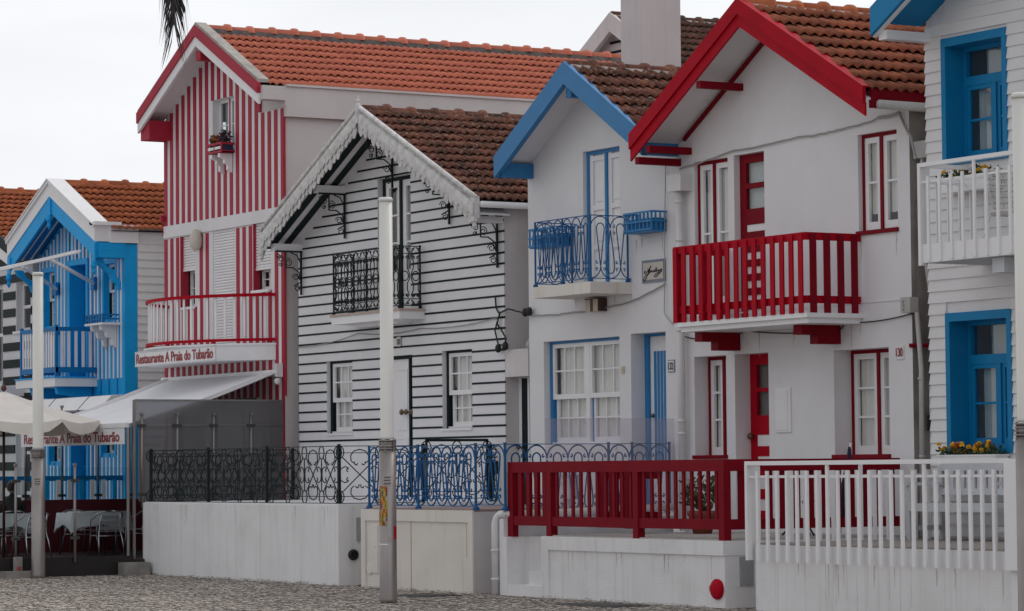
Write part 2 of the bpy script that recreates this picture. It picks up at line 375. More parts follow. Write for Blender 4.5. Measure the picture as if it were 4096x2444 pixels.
def sash_window(parent, hole, casing, cols=3, casew=.05, pair=False, sill=None):
    """vertical sliding window: painted casing, white upper sash in front, lower sash behind"""
    xa, xb, za, zb, d = hole; y = YB + d
    f = MB(); g = MB(); f.mi(1)
    f.box(xa, xa + casew, y - .01, y + .09, za, zb); f.box(xa + casew, xb, y - .01, y + .09, zb - casew * .7, zb); f.box(xb - .012, xb, y, y + .09, za, zb - casew * .7); f.mi(0)
    f.box(xa + casew, xb - .012, y - .012, y + .1, za, za + .035)
    z1 = zb - casew * .7; mid = za + (z1 - za) * (.47)
    xs = [(xa + casew, xb - .012)]
    if pair: m = (xa + xb) / 2; f.box(m - .05, m + .05, y, y + .1, za + .035, z1); xs = [(xa + casew, m - .05), (m + .05, xb - .012)]
    for a, b in xs:
        sash(f, g, a, b, mid - .03, z1, y + .005, cols, 2, .06, bot=.075)
        sash(f, g, a + .035, b - .01, za + .035, mid + .03, y + .052, cols, 2, .055, bot=.075)
        f.mi(1); f.box(a, a + .035, y + .05, y + .09, za + .035, mid - .03); f.mi(0)
    wdw = obj('window', f, [WHITE, casing], parent); obj('pane', g, PANE, wdw)
    curtain(wdw, xa + casew + .03, xb - .04, za + .07, zb - .08, y + .125)
    if sill: s = MB(); s.box(xa - .02, xb + .01, YB - .03, YB + d, za - .035, za); obj('sill', s, sill, wdw)
    return wdw
def casement(parent, hole, casing, rows, leafs=2, casew=.05, split=.5, sill=True, panel=0, ctop=None, cz0=None):
    """side-hung pair of white leaves in a coloured frame"""
    xa, xb, za, zb, d = hole; y = YB + d; f = MB(); g = MB(); f.mi(1)
    f.box(xa, xa + casew, y - .012, y + .08, za, zb); f.box(xa + casew, xb, y - .012, y + .08, zb - casew, zb); f.box(xb - .02, xb, y - .012, y + .08, za, zb - casew)
    m = xa + (xb - xa) * split; f.box(m - .03, m + .03, y - .02, y + .05, za, zb - casew); f.mi(0)
    for a, b in ((xa + casew, m - .03), (m + .03, xb - .02)): sash(f, g, a, b, za, zb - casew, y, 1, rows, .075, .03, bot=.12)
    wdw = obj('window', f, [WHITE, casing], parent); obj('pane', g, PANE, wdw)
    curtain(wdw, xa + casew + .05, xb - .06, za + .1 if cz0 is None else cz0, zb - .1, y + .085)
    if sill: s = MB(); s.box(xa - .03, xb + .015, YB - .035, y - .012, za - .05, za + .004); obj('sill', s, casing, wdw)
    return wdw

def roof_tiles(parent, xr, zr, xe, ze, y0, y1, m, row=.37, wave=.155, lift=.045, name='roof', wob=.004):
    """one slope of interlocking clay tiles: every tile its own curved plate, overlapping the row below"""
    L = hypot(xe - xr, ze - zr); n = max(1, round(L / row)); row = L / n; sx, sz = (xe - xr) / L, (ze - zr) / L; nx, nz = -sz, sx
    if nz < 0: nx, nz = -nx, -nz
    tw = wave * 2; cnt = max(1, round((y1 - y0) / tw)); tw = (y1 - y0) / cnt
    prof = [(0, .0), (.09, .030), (.2, .046), (.31, .030), (.42, .004), (.5, .0), (.59, .030), (.7, .046), (.81, .030), (.92, .004), (1.0, 0.0)]
    mb = MB(); mb.sh()
    for i in range(n):
        for k in range(cnt):
            j = random.uniform(-wob, wob); js = random.uniform(-.008, .008); tl = random.uniform(-wob, wob); vs = []
            for s_, hh in ((i * row - .02, .004), ((i + 1) * row + .045 + js, lift)):
                for u, h in prof:
                    hgt = h + hh + j + tl * (u - .5); vs.append((xr + sx * s_ + nx * hgt, y0 + (k + u) * tw, zr + sz * s_ + nz * hgt))
            s_ = (i + 1) * row + .045 + js
            for u, h in prof:
                hgt = h + lift - .03 + j + tl * (u - .5); vs.append((xr + sx * s_ + nx * hgt, y0 + (k + u) * tw, zr + sz * s_ + nz * hgt))
            q = len(prof); fs = []
            for a in range(q - 1): fs.append((a, a + 1, q + a + 1, q + a)); fs.append((q + a, q + a + 1, 2 * q + a + 1, 2 * q + a))
            mb.add(vs, fs)
    # dark bed under the plates
    mb.sh(False).mi(1); e = -.012
    mb.poly((xr + nx * e, y0, zr + nz * e), (xe + nx * e, y0, ze + nz * e), (xe + nx * e, y1, ze + nz * e), (xr + nx * e, y1, zr + nz * e))
    return obj(name, mb, [m, MORTAR], parent)
def ridge_tiles(parent, x, z, y0, y1, m, bed=MORTAR, r=.115, seg=.46, bedh=.09):
    mb = MB(); k = max(1, round((y1 - y0) / seg)); seg = (y1 - y0) / k
    for i in range(k):
        vs = []; fs = []; n = 9; mb.sh(); j = random.uniform(-.01, .01)
        P = [(0, r), (seg * .8, r * 1.03), (seg * .86, r * 1.32), (seg * 1.0, r * 1.36), (seg * 1.06, r * 1.3)]
        for t, rr in P:
            for a in range(n): an = pi * a / (n - 1); vs.append((x + rr * cos(an), y0 + i * seg + t, z + j - .02 + rr * sin(an) * .95))
        for q in range(len(P) - 1):
            for a in range(n - 1): fs.append((q * n + a, q * n + a + 1, (q + 1) * n + a + 1, (q + 1) * n + a))
        fs.append(list(range(n))); fs.append([(len(P) - 1) * n + a for a in range(n)])
        mb.add(vs, fs)
    mb.sh(False).mi(1)
    yy = y0; 
    while yy < y1 - .01:
        q = min(y1, yy + .23); d = random.uniform(-.015, .015)
        mb.prism([(x - r - .07, z - bedh - .05 + d), (x + r + .07, z - bedh - .05 + d), (x + r * .9, z + .02), (x - r * .9, z + .02)], yy, q); yy = q
    return obj('ridge', mb, [m, bed], parent)
def soffit(parent, pts, yf, m, inset=.03, t=.03, drop=.10, stripes=None):
    mb = MB()
    for (xa, za), (xb, zb) in zip(pts, pts[1:]): mb.prism([(xa, za - drop - t), (xb, zb - drop - t), (xb, zb - drop), (xa, za - drop)], yf + inset, YB)
    mats = [m]
    if stripes:
        mats.append(stripes[0]); mb.mi(1)
        (xa, za), (xb, zb) = pts[0], pts[1]; L = len(pts)
        for (xa, za), (xb, zb) in zip(pts, pts[1:]):
            for y in stripes[1]: mb.prism([(xa, za - drop - t - .02), (xb, zb - drop - t - .02), (xb, zb - drop - t), (xa, za - drop - t)], y, y + stripes[2])
    return obj('soffit', mb, mats, parent)

def spiral(c, r0, r1, a0, turns, u, v, n=14):
    """spiral in the plane spanned by u, v around c"""
    return [tuple(Vector(c) + (r0 + (r1 - r0) * i / n) * (cos(a0 + 2 * pi * turns * i / n) * Vector(u) + sin(a0 + 2 * pi * turns * i / n) * Vector(v))) for i in range(n + 1)]
def arc(c, rx, rz, a0, a1, u, v, n=12):
    return [tuple(Vector(c) + rx * cos(a0 + (a1 - a0) * i / n) * Vector(u) + rz * sin(a0 + (a1 - a0) * i / n) * Vector(v)) for i in range(n + 1)]
ZV = (0, 0, 1)

def railing_blue(mb, p0, p1, z0, z1, r=.009, unit=.30):
    """run of looped wrought iron: chains of tall loops pinched between scrolls"""
    p0 = Vector((p0[0], p0[1], 0)); p1 = Vector((p1[0], p1[1], 0)); u = (p1 - p0); Ln = u.length; u.normalize(); k = max(1, round(Ln / unit)); w_ = Ln / k; H = z1 - z0
    P = lambda x, z: tuple(p0 + u * x + Vector((0, 0, z0 + z * H)))
    mb.bar(P(0, 1), P(Ln, 1), .03, .012); mb.bar(P(0, .02), P(Ln, .02), .025, .01)
    for i in range(k + 1):
        x = i * w_
        if 0 < i < k + 1:
            c = x - w_ / 2
            mb.tube(arc(P(c, .80), w_ * .5, H * .185, 0, pi, u, ZV, 10), r, 5)                       # big arch on top
            # small arch narrowing to a pinch, then the bottom arch opens
            a = arc(P(c, .80), w_ * .20, H * .08, 0, pi, u, ZV, 8)
            mb.tube([P(c + .004, .22), P(c + w_ * .10, .5)] + a + [P(c - w_ * .10, .5), P(c - .004, .22)], r, 5)
            for sx in (-1, 1):
                for sz in (-1, 1):
                    mb.tube(spiral(P(c + sx * w_ * .17, .22 + sz * .05), .026, .008, pi * .5 * sz, .8 * sx * -sz, u, ZV, 9), r * .9, 4)
        mb.tube(arc(P(x, .215), w_ * .5, H * .19, pi if i else 1.5 * pi, 2 * pi if i < k else 1.5 * pi, u, ZV, 10), r, 5)      # bowl at the foot
        if 0 < i < k:
            # pinch at the top scrolls, lens widening to a low U
            mb.tube([P(x, .78), P(x + w_ * .06, .62), P(x + w_ * .20, .25)] + arc(P(x, .2), w_ * .2, H * .1, 0, -pi, u, ZV, 8) + [P(x - w_ * .20, .25), P(x - w_ * .06, .62), P(x, .78)], r, 5)
            for sx in (-1, 1):
                for sz in (-1, 1):
                    mb.tube(spiral(P(x + sx * w_ * .17, .785 + sz * .05), .026, .008, pi * .5 * sz, .8 * sx * -sz, u, ZV, 9), r * .9, 4)

def railing_green(mb, p0, p1, z0, z1, r=.0095, unit=.60):
    """ovals at the nodes, crossing diagonals and C-scrolls between them"""
    p0 = Vector((p0[0], p0[1], 0)); p1 = Vector((p1[0], p1[1], 0)); u = (p1 - p0); Ln = u.length; u.normalize(); k = max(1, round(Ln / unit)); w_ = Ln / k; H = z1 - z0
    P = lambda x, z: tuple(p0 + u * x + Vector((0, 0, z0 + z * H)))
    mb.bar(P(0, 1), P(Ln, 1), .03, .012); mb.bar(P(0, .0), P(Ln, .0), .03, .012); mb.tube([P(0, .12), P(Ln, .12)], .006, 4); mb.tube([P(0, .88), P(Ln, .88)], .006, 4)
    for i in range(k + 1):
        x = i * w_
        for zc in (.11, .89): mb.tube(arc(P(x, zc), .085, .10, 0, 2 * pi, u, ZV, 14)[:-1], r, 5, closed=True)
        mb.tube([P(x, .22), P(x, .78)], r, 5)
        if i == k: break
        c = x + w_ / 2
        mb.tube([P(x + .06, .2), P(x + w_ - .06, .8)], r, 5); mb.tube([P(x + .06, .8), P(x + w_ - .06, .2)], r, 5)
        for sz in (-1, 1):
            mb.tube(spiral(P(c - .055, .5 + sz * .20), .012, .045, pi / 2 - sz * pi / 2, -sz * .6, u, ZV, 8), r, 4)
            mb.tube(spiral(P(c + .055, .5 + sz * .20), .012, .045, pi / 2 + sz * pi / 2, sz * .6, u, ZV, 8), r, 4)
            mb.tube([P(c + t * .15, .5 + sz * z) for t, z in ((-.66, .20), (-1.0, .24), (-1.05, .33), (-.7, .41), (0, .44), (.7, .41), (1.05, .33), (1.0, .24), (.66, .20))], r, 5)
        for sx in (-1, 1):
            e = x if sx < 0 else x + w_
            mb.tube([P(e - sx * .16, .38), P(e - sx * .10, .36), P(e - sx * .03, .40), P(e - sx * .012, .5), P(e - sx * .03, .60), P(e - sx * .10, .64), P(e - sx * .16, .62)], r, 5)
            for sz in (-1, 1): mb.tube(spiral(P(e - sx * .155, .5 + sz * .085), .03, .01, -pi / 2 * sz, .7 * sx * sz, u, ZV, 8), r, 4)

def iron_bracket(parent, x, y, z, h=.78, d=.52, r=.012):
    """wrought-iron eave bracket standing on the wall, in a plane square to it"""
    mb = MB(); yv = (0, -1, 0)
    mb.bar((x, y - .02, z - h), (x, y - .02, z), .035, .03); mb.bar((x, y, z - .015), (x, y - d, z - .015), .035, .03)
    mb.bar((x, y - d * .62, z - .03), (x, y - d * .62, z - .30), .02, .02); mb.bar((x, y - d * .62, z - .30), (x, y - d * .35, z - .30), .02, .02)
    mb.tube([(x, y - .03, z - .5), (x, y - .06, z - .38), (x, y - d * .35, z - .30)], r, 5)
    mb.tube([(x, y - .03, z - .42), (x, y - .035, z - .2), (x, y - .1, z - .08), (x, y - .22, z - .035)], r, 5)
    for cy, cz, rr, a in ((.42, .15, .065, 0), (.27, .21, .075, 1.2), (.43, .245, .04, 2.2), (.13, .47, .065, 0), (.10, .66, .065, .6), (.47, .09, .05, 3)):
        mb.tube(spiral((x, y - cy * d / .52, z - cz), rr, rr * .3, a, 1.35, yv, ZV, 18), r * .7, 5)
    mb.tube([(x, y - .04, z - .52), (x, y - .09, z - .41)], r, 5); mb.tube([(x, y - .04, z - .56), (x, y - .16, z - .63)], r, 5)
    return obj('iron_bracket', mb, IRON, parent)
def knob(parent, c, r=.035, m=BRASS, name='handle'):
    mb = MB().sh(); mb.lathe([(.012, 0), (.014, -.03), (r * .7, -.04), (r, -.06), (r * .7, -.085), (.004, -.09)], c, 12, 'y'); return obj(name, mb, m, parent)

# ------------------------------------------------------------------ ground
GZ = -.105
GROUND = mat('ground_bed', (.26, .23, .205), .95, .3, 9, .6, 40)
STONE = mat('paving_stone', (.60, .53, .468), .9, .12, .9, .4, 60, .35, (.2, .165, .14), island=.18, sscale=1.1)
g = MB(); g.poly((-400, -60, GZ - .012), (300, -60, GZ - .012), (300, 500, GZ - .012), (-400, 500, GZ - .012)); tag(obj('ground', g, GROUND), kind='structure')
def pave(x0, x1, y0, y1):
    mb = MB(); y = y0; q = random.Random(3)
    while y < y1:
        dy = q.uniform(.07, .095); x = x0 + q.uniform(0, .1)
        while x < x1:
            dx = q.uniform(.065, .11)
            if (-x) / y > 1.02 and (-x) / y < 2.95:
                h = GZ + q.gauss(0, .0022); a, b = x + .006, x + dx - .006; c, d = y + .006, y + dy - .006; t = [q.gauss(0, .0012) for _ in range(4)]; s_ = [q.uniform(-.012, .012) for _ in range(8)]
                tp = [(a + s_[0] + .008, c + s_[1] + .008, h + t[0]), (b + s_[2] - .008, c + s_[3] + .008, h + t[1]), (b + s_[4] - .008, d + s_[5] - .008, h + t[2]), (a + s_[6] + .008, d + s_[7] - .008, h + t[3])]
                bt = [(a + s_[0], c + s_[1], GZ - .02), (b + s_[2], c + s_[3], GZ - .02), (b + s_[4], d + s_[5], GZ - .02), (a + s_[6], d + s_[7], GZ - .02)]
                mb.mi(0).add(tp + bt, [(0, 1, 2, 3)]); mb.mi(1).add([], [tuple(k - 8 for k in f) for f in ((4, 5, 1, 0), (5, 6, 2, 1), (6, 7, 3, 2), (7, 4, 0, 3))])
            x += dx
        y += dy
    return mb
tag(obj('pavement', pave(-53, -23, 13.0, 22.6), [STONE, mat('joint_dirt', (.10, .086, .075), .95, .2, 9)]), kind='structure')

# ------------------------------------------------------------------ generic gable-roofed house shell
def roof_set(h, pts, yf, y1, m, row=.37, wave=.155, bed=MORTAR, ridge_m=None, yt=None, lift=.075, left=True, over=.0, drop=.07):
    (xl, zl), (xa, za), (xr, zr) = pts; yt = yf + .06 if yt is None else yt
    r = roof_tiles(h, xa, za - drop, xr + over, zr - .07 - over * (za - zr) / (xr - xa), yt, y1, m, row, wave, lift)
    if left: roof_tiles(h, xa, za - .07, xl - over, zl - .07 - over * (za - zl) / (xa - xl), yt, y1, m, row * 1.0, wave * 2.2, lift)
    ridge_tiles(r, xa, za - .06, yt, y1, ridge_m or m, bed)
    return r

# ================================================================== house with crimson trim (130)
x0, x1 = -37.12, -31.80
H = thing('seaside_house', 'white house with crimson barge boards, crimson wooden balcony and number 130 by its window', 'house', (-34.45, YB, .6))
PTS = [(-37.27, 6.42), (-34.53, 8.02), (-31.74, 6.51)]
holes = [(-36.76, -35.92, 3.95, 6.02, .07), (-35.77, -35.04, 3.63, 6.03, .10), (-32.90, -32.06, 4.75, 6.04, .08),
         (-36.82, -36.02, 1.82, 3.23, .25), (-35.81, -35.0, .78, 3.23, .26), (-33.50, -32.30, 1.80, 3.20, .30)]
TOP = [(x0, 6.33), (-34.53, 7.93), (x1, 6.33)]
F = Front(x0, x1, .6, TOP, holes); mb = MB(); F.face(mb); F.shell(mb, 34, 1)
mb.mi(0); mb.box(-37.1, -31.8, YB - .012, YB, 3.80, 3.815); mb.box(-34.9, -34.885, YB - .001, YB, 2.4, 2.41)
obj('wall', mb, [WALL, DIRTY], H)
YF = 24.24
roof_set(H, PTS, YF, 34, T_MIX, row=.40, wave=.16, lift=.085, bed=MORTL, ridge_m=T_ORNG)
mb = MB(); rake(mb, PTS, .20, YF - .03, YF + .02); low = [(x, z - .20) for x, z in PTS]; rake(mb, low, .17, YF + .0, YF + .03)
(xa, za), (xb, zb), (xc, zc) = PTS
for (p, q) in ((PTS[0], PTS[1]), (PTS[1], PTS[2])): mb.prism([(p[0], p[1]), (q[0], q[1]), (q[0], q[1] + .02), (p[0], p[1] + .02)], YF - .03, YF + .13)
obj('barge_board', mb, RED, H)
soffit(H, PTS, YF, WALL, drop=.13)
for x, z in ((-36.86, 6.20), (-35.56, 6.98), (-37.14, 6.06)): mb = MB(); mb.box(x - .05, x + .05, YF + .03, YB - .002, z - .06, z + .04); obj('purlin', mb, DRED, H)
mb = MB()
for (p, q) in ((PTS[0], PTS[1]), (PTS[1], PTS[2])):
    dz = (q[1] - p[1]) / (q[0] - p[0]); a, b = p[0] + .3, q[0] - .02
    if q is PTS[2]: a, b = p[0] + .02, q[0] - .3
    mb.prism([(a, p[1] + dz * (a - p[0]) - .25), (b, p[1] + dz * (b - p[0]) - .25), (b, p[1] + dz * (b - p[0]) - .20), (a, p[1] + dz * (a - p[0]) - .20)], YB - .05, YB - .001)
obj('wall_batten', mb, DRED, H)
mb = MB(); mb.box(-31.78, -31.70, YF + .1, 33, 6.25, 6.50); obj('eave_board', mb, DRED, H)
mb = MB().sh(); mb.tube([(-31.60, YF + .12, 6.28), (-31.60, 33, 6.25)], .06, 8); obj('gutter', mb, PIPEG, H)
casement(H, holes[0], DRED, 2); casement(H, holes[2], DRED, 2, cz0=4.98)
casement(H, holes[3], DRED, 3); casement(H, holes[5], DRED, 3)
def plank_door(hole, zg, bars, lower):
    xa, xb, za, zb, d = hole; y = YB + d; f = MB(); g = MB()
    f.box(xa, xa + .15, y, y + .05, za, zb); f.box(xb - .03, xb, y, y + .05, za, zb); a, b = xa + .15, xb - .03
    g0, g1, g2, g3 = zg; f.box(a, b, y, y + .05, g3, zb); f.box(a, b, y, y + .05, g1, g2); f.box(a, b, y, y + .05, lower, g0)
    g.poly((a, y + .03, g0), (b, y + .03, g0), (b, y + .03, g3), (a, y + .03, g3))
    f.mi(1); f.box(a, b, y + .012, y + .05, za, lower); f.mi(0)
    for z, h_ in bars: f.box(a, b, y - .002, y + .012, z, z + h_)
    o = obj('door', f, [RED if za < 1 else DRED, WHITE], H); obj('pane', g, PANE, o)
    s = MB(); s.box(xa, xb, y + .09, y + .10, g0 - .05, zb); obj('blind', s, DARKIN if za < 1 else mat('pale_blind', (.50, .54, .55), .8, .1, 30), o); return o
dr = plank_door(holes[4], (2.37, 2.70, 2.755, 3.08), [(1.80, .14), (1.50, .14), (1.20, .14), (.90, .14)], 2.10)
knob(dr, (-35.74, YB + .26, 2.08), .05); knob(dr, (-35.93, YB + .2, 2.08), .045)
plank_door(holes[1], (5.26, 5.55, 5.62, 5.91), [(4.85, .09), (4.65, .10), (4.45, .10), (4.25, .10), (4.05, .10), (3.85, .10)], 5.04)
# balcony
B = MB(); B.box(-35.84, -32.86, 24.12, YB - .002, 3.53, 3.64); B.box(-35.92, -32.82, 24.07, YB - .002, 3.60, 3.66)
bal = obj('balcony', B, WHITE, H)
yb = 24.10; X0, X1 = -35.94, -32.89
R = MB(); R.box(X0 - .02, X1 + .03, yb - .02, yb + .03, 4.62, 4.72); R.box(X1 - .02, X1 + .03, yb + .03, YB - .002, 4.62, 4.72); R.box(X0 - .02, X0 + .03, yb + .03, YB - .002, 4.62, 4.72)
R.box(X0, X1, yb, yb + .03, 3.79, 3.89); R.box(X1 - .015, X1 + .015, yb + .03, YB - .002, 3.79, 3.89); R.box(X0 - .015, X0 + .015, yb + .03, YB - .002, 3.79, 3.89)
obj('railing', R, RED, bal)
for i in range(15):
    x = X0 + .05 + (X1 - X0 - .1) * i / 14; s = MB(); s.box(x - .045, x + .045, yb - .045, yb - .021, 3.66, 4.70); obj('picket', s, RED, bal)
for sx in (X1 + .032, X0 - .056):
    for i in range(4): y = yb + .1 + i * .225; s = MB(); s.box(sx, sx + .024, y - .05, y + .05, 3.62, 4.70); obj('picket', s, DRED if sx > -34 else RED, bal)  # right-hand run takes the darker crimson, shading put into its colour
for x in (-36.05, -33.72):
    s = MB(); s.prismx([(YB - .002, 3.28), (YB - .002, 3.53), (24.35, 3.53), (24.35, 3.40), (24.62, 3.40), (24.62, 3.28)], x - .09 + .3, x + .09 + .3); obj('bracket', s, DRED, bal)
# fittings that the wall carries
s = MB(); s.box(-34.82, -34.47, YB - .022, YB - .002, 2.12, 2.73); s.box(-34.79, -34.53, YB - .03, YB - .022, 2.15, 2.70); o = tag(obj('meter_cover', s, WHITE), 'white meter box cover on the wall to the right of the crimson front door', 'meter box')
s = MB(); s.box(-32.14, -31.97, YB - .015, YB - .002, 3.03, 3.21); o = tag(obj('house_number', s, SIGNW), 'small white tile reading 130 in red beside the ground floor window', 'number plate'); text('digits', '130', TEXTR, o, (-32.125, YB - .017, 3.065), (1, 0, 0), (0, 0, 1), .14, .115, .003, .02)
s = MB(); s.box(-31.86, -31.66, YB - .14, YB - .002, 3.62, 3.82)
for i in range(3): s.lathe([(.016, 0), (.016, -.02)], (-31.80, YB - .14, 3.67 + i * .05), 8, 'y')
tag(obj('junction_box', s, PIPEG), 'grey electric box on the corner of the crimson trimmed house', 'electric box')
# rain pipe between 132 and 130, with its hopper
P_ = thing('downpipe', 'white rain pipe with square hopper between the blue and crimson trimmed houses', 'downpipe', (-37.0, YB, .7))
s = MB(); s.box(-37.17, -36.82, YB - .2, YB - .002, 5.62, 5.86); obj('hopper', s, PIPE, P_)
s = MB().sh(); s.tube([(-37.0, YB - .1, 5.62), (-37.0, YB - .1, .75)], .055, 10)
for z in (5.45, 4.9, 3.6, 2.3, 2.12): s.tube([(-37.0, YB - .1, z), (-37.0, YB - .1, z + .035)], .066, 10)
obj('pipe', s, PIPE, P_)
s = MB().sh(); s.tube([(-31.62, YB - .06, 3.62), (-31.55, YB - .06, 2.9), (-31.58, YB - .06, .75)], .032, 8)
for z in (2.75, 1.75): s.tube([(-31.56, YB - .06, z), (-31.56, YB - .06, z + .03)], .042, 8)
tag(obj('conduit', s, PIPEG), 'grey conduit running down from the electric box at the corner', 'conduit')
def cable(pts, r, m, label, sag=.0, tw=False):
    s = MB().sh(); q = []
    for (a, b) in zip(pts, pts[1:]):
        n = 10
        for i in range(n): t = i / n; q.append((a[0] + (b[0] - a[0]) * t, a[1] + (b[1] - a[1]) * t, a[2] + (b[2] - a[2]) * t - sag * 4 * t * (1 - t) + (random.uniform(-.008, .008) if tw else 0)))
    q.append(pts[-1]); s.tube(q, r, 5); return tag(obj('cable', s, m), label, 'cable')
cable([(-37.1, YB - .03, 5.96), (-35.75, YB - .03, 6.10), (-34.2, YB - .03, 6.14), (-33.3, YB - .03, 6.15), (-32.35, YB - .03, 6.22)], .011, CABLW, 'grey twisted cable strung across the upper wall above the crimson balcony', .02, True)
cable([(-32.4, YB - .04, 6.22), (-31.95, YB - .04, 6.24), (-31.7, YB - .05, 5.9), (-31.6, YB - .05, 5.6)], .02, CABLW, 'short cable bending round the right corner of the crimson trimmed house', .02, True)
cable([(-37.0, YB - .03, 3.53), (-36.2, YB - .03, 3.5), (-35.5, YB - .03, 3.55), (-33.4, YB - .03, 3.47), (-33.2, YB - .03, 3.56), (-31.7, YB - .03, 3.62)], .009, CABLE, 'black cable running under the crimson balcony between its brackets', .04)
A = thing('tv_antenna', 'thin television aerial on the ridge of the crimson trimmed house', 'aerial', (-34.5, 30.4, 8.0))
s = MB(); s.tube([(-34.5, 30.4, 8.0), (-34.5, 30.4, 8.75)], .014, 5); obj('mast', s, STEEL, A)
s = MB(); s.tube([(-35.2, 30.2, 8.42), (-33.6, 30.7, 8.42)], .012, 5)
for i in range(6): x = -34.9 + i * .2; s.tube([(x, 30.3 + i * .06 - .3, 8.42), (x, 30.3 + i * .06 + .3, 8.42)], .008, 4)
for x in (-34.0, -33.75): s.lathe([(.004, -.05), (.05, 0), (.004, .05)], (x, 30.55, 8.42), 6)
obj('boom', s, STEEL, A)

# ================================================================== house with blue trim (132)
x0, x1 = -41.38, -37.13
H = thing('seaside_house', 'white house with plain blue barge boards, looped blue iron balcony and number 132', 'house', (-39.3, YB, .9))
PTS = [(-41.34, 6.50), (-39.27, 7.74), (-37.15, 6.47)]
holes = [(-39.76, -38.73, 4.42, 6.45, .09), (-40.95, -38.79, 2.02, 3.61, .12), (-38.48, -37.55, 1.1, 3.63, .26)]
F = Front(x0, x1, .9, [(x0, 6.41), (-39.27, 7.65), (x1, 6.39)], holes); mb = MB(); F.face(mb); F.shell(mb, 31, 0); obj('wall', mb, [WALL], H)
YF = 24.36
roof_set(H, PTS, YF, 31, T_BRWN, row=.36, wave=.155, bed=MORTL)
mb = MB(); rake(mb, PTS, .34, YF, YF + .09); mb.box(-39.34, -39.2, YF + .09, YF + .5, 7.2, 7.34); mb.box(-41.34, -41.2, YF + .09, YB + .02, 6.17, 6.39); mb.box(-37.3, -37.16, YF + .09, YB - .002, 6.15, 6.37); obj('barge_board', mb, BLUE, H)
soffit(H, PTS, YF, WALL, inset=.09, drop=.1)
# balcony doors with white panels in a blue frame
xa, xb, za, zb, d = holes[0]; y = YB + d; f = MB(); f.mi(1); f.box(xa, xa + .06, y - .02, y + .06, za, zb); f.box(xa + .06, xb, y - .02, y + .06, zb - .055, zb); m_ = (xa + xb) / 2 + .03; f.box(m_ - .03, m_ + .03, y - .03, y + .04, za, zb - .055); f.mi(0)
for a, b in ((xa + .06, m_ - .03), (m_ + .03, xb)):
    f.box(a, b, y + .03, y + .05, za, zb - .055); f.box(a, a + .09, y, y + .03, za, zb - .055); f.box(b - .07, b, y, y + .03, za, zb - .055)
    for z in (za, 4.95, 5.55, 6.3): f.box(a + .09, b - .07, y, y + .03, z, z + .07)
    for z in (4.53, 5.06, 5.66): f.box(a + .12, b - .1, y + .015, y + .03, z + .02, z + .38)
obj('balcony_door', f, [WHITE, BLUE], H)
sash_window(H, holes[1], BLUE, 3, .06, pair=True)
xa, xb, za, zb, d = holes[2]; y = YB + d; f = MB(); f.mi(1); f.box(xa, xa + .10, y - .02, y + .06, za, zb); f.box(xa + .10, xb, y - .02, y + .06, zb - .04, zb); f.mi(0); f.box(xa + .10, xb, y + .02, y + .05, za, zb - .04)
f.mi(1)
for i in range(7): f.box(xa + .20 + i * .085, xa + .20 + i * .085 + .062, y + .012, y + .02, 1.75, zb - .26)
f.mi(0); o = obj('door', f, [WHITE, BLUE], H)
s = MB(); s.lathe([(.035, 0), (.03, -.03), (.004, -.04)], (xa + .17, y + .02, 2.42), 8, 'y'); obj('handle', s, BRASS, o)
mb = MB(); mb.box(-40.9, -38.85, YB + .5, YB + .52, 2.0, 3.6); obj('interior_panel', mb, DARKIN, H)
B = MB(); xl, xr, yf = -40.05, -38.43, 24.27
B.prismz([(xl, YB - .002), (xl, yf), (xr, yf), (xr, YB - .002)], 4.22, 4.39); bal = obj('balcony', B, CREAM, H)
s = MB(); railing_blue(s, (xl + .03, yf + .03), (xr - .03, yf + .03), 4.42, 5.37, .009, .27); obj('railing', s, BLUEI, bal)
s = MB(); railing_blue(s, (xr - .03, yf + .03), (xr - .03, YB), 4.42, 5.37, .009, .34); obj('railing', s, BLUEI, bal)
s = MB(); railing_blue(s, (xl + .03, yf + .03), (xl + .03, YB), 4.42, 5.37, .009, .34); obj('railing', s, BLUEI, bal)
for px, py in ((xl + .03, yf + .03), (xr - .03, yf + .03), (xr - .03, YB - .05), (xl + .03, YB - .05), (-39.24, yf + .03)):
    s = MB(); s.lathe([(.035, 0), (.04, .03), (.016, .05), (.016, .97), (.02, .98)], (px, py, 4.39), 8); obj('post', s, BLUEI, bal)
def crate(label, xa, xb, z0, z1):
    T = thing('planter_box', label, 'planter', ((xa + xb) / 2, YB - .15, z0), 'blue planter crates on the wall')
    s = MB(); y0, y1 = YB - .26, YB - .004; s.box(xa, xb, y0, y1, z0, z0 + .02); s.box(xa + .03, xb - .03, y0 + .03, y1, z0 + .02, z0 + .2)
    n = 7
    for i in range(n + 1): x = xa + (xb - xa - .025) * i / n; s.box(x, x + .025, y0 - .01, y0 + .012, z0 + .02, z1)
    for z in (z0 + .02, z0 + .14, z1 - .025): s.box(xa, xb, y0 - .02, y0 - .01, z, z + .028)
    for yy in (y0 + .06, y0 + .14, y0 + .22): s.box(xb - .02, xb, yy, yy + .02, z0 + .02, z1); s.box(xa, xa + .02, yy, yy + .02, z0 + .02, z1)
    for z in (z0 + .14, z1 - .025): s.box(xb, xb + .01, y0, y1, z, z + .028); s.box(xa - .01, xa, y0, y1, z, z + .028)
    obj('crate', s, BLUE, T)
crate('empty blue planter crate half hidden behind the left end of the blue iron balcony', -40.92, -40.06, 5.04, 5.34)
crate('empty blue planter crate on the wall to the right of the blue iron balcony', -38.22, -37.48, 5.08, 5.38)
S_ = thing('name_plaque', 'framed tile plaque with handwritten name beside the blue iron balcony', 'plaque', (-37.83, YB, 4.36))
s = MB(); s.box(-38.13, -37.52, YB - .02, YB - .002, 4.36, 4.69); obj('frame', s, mat('slate_blue_tile', (.19, .22, .28), .4, .2, 12), S_)
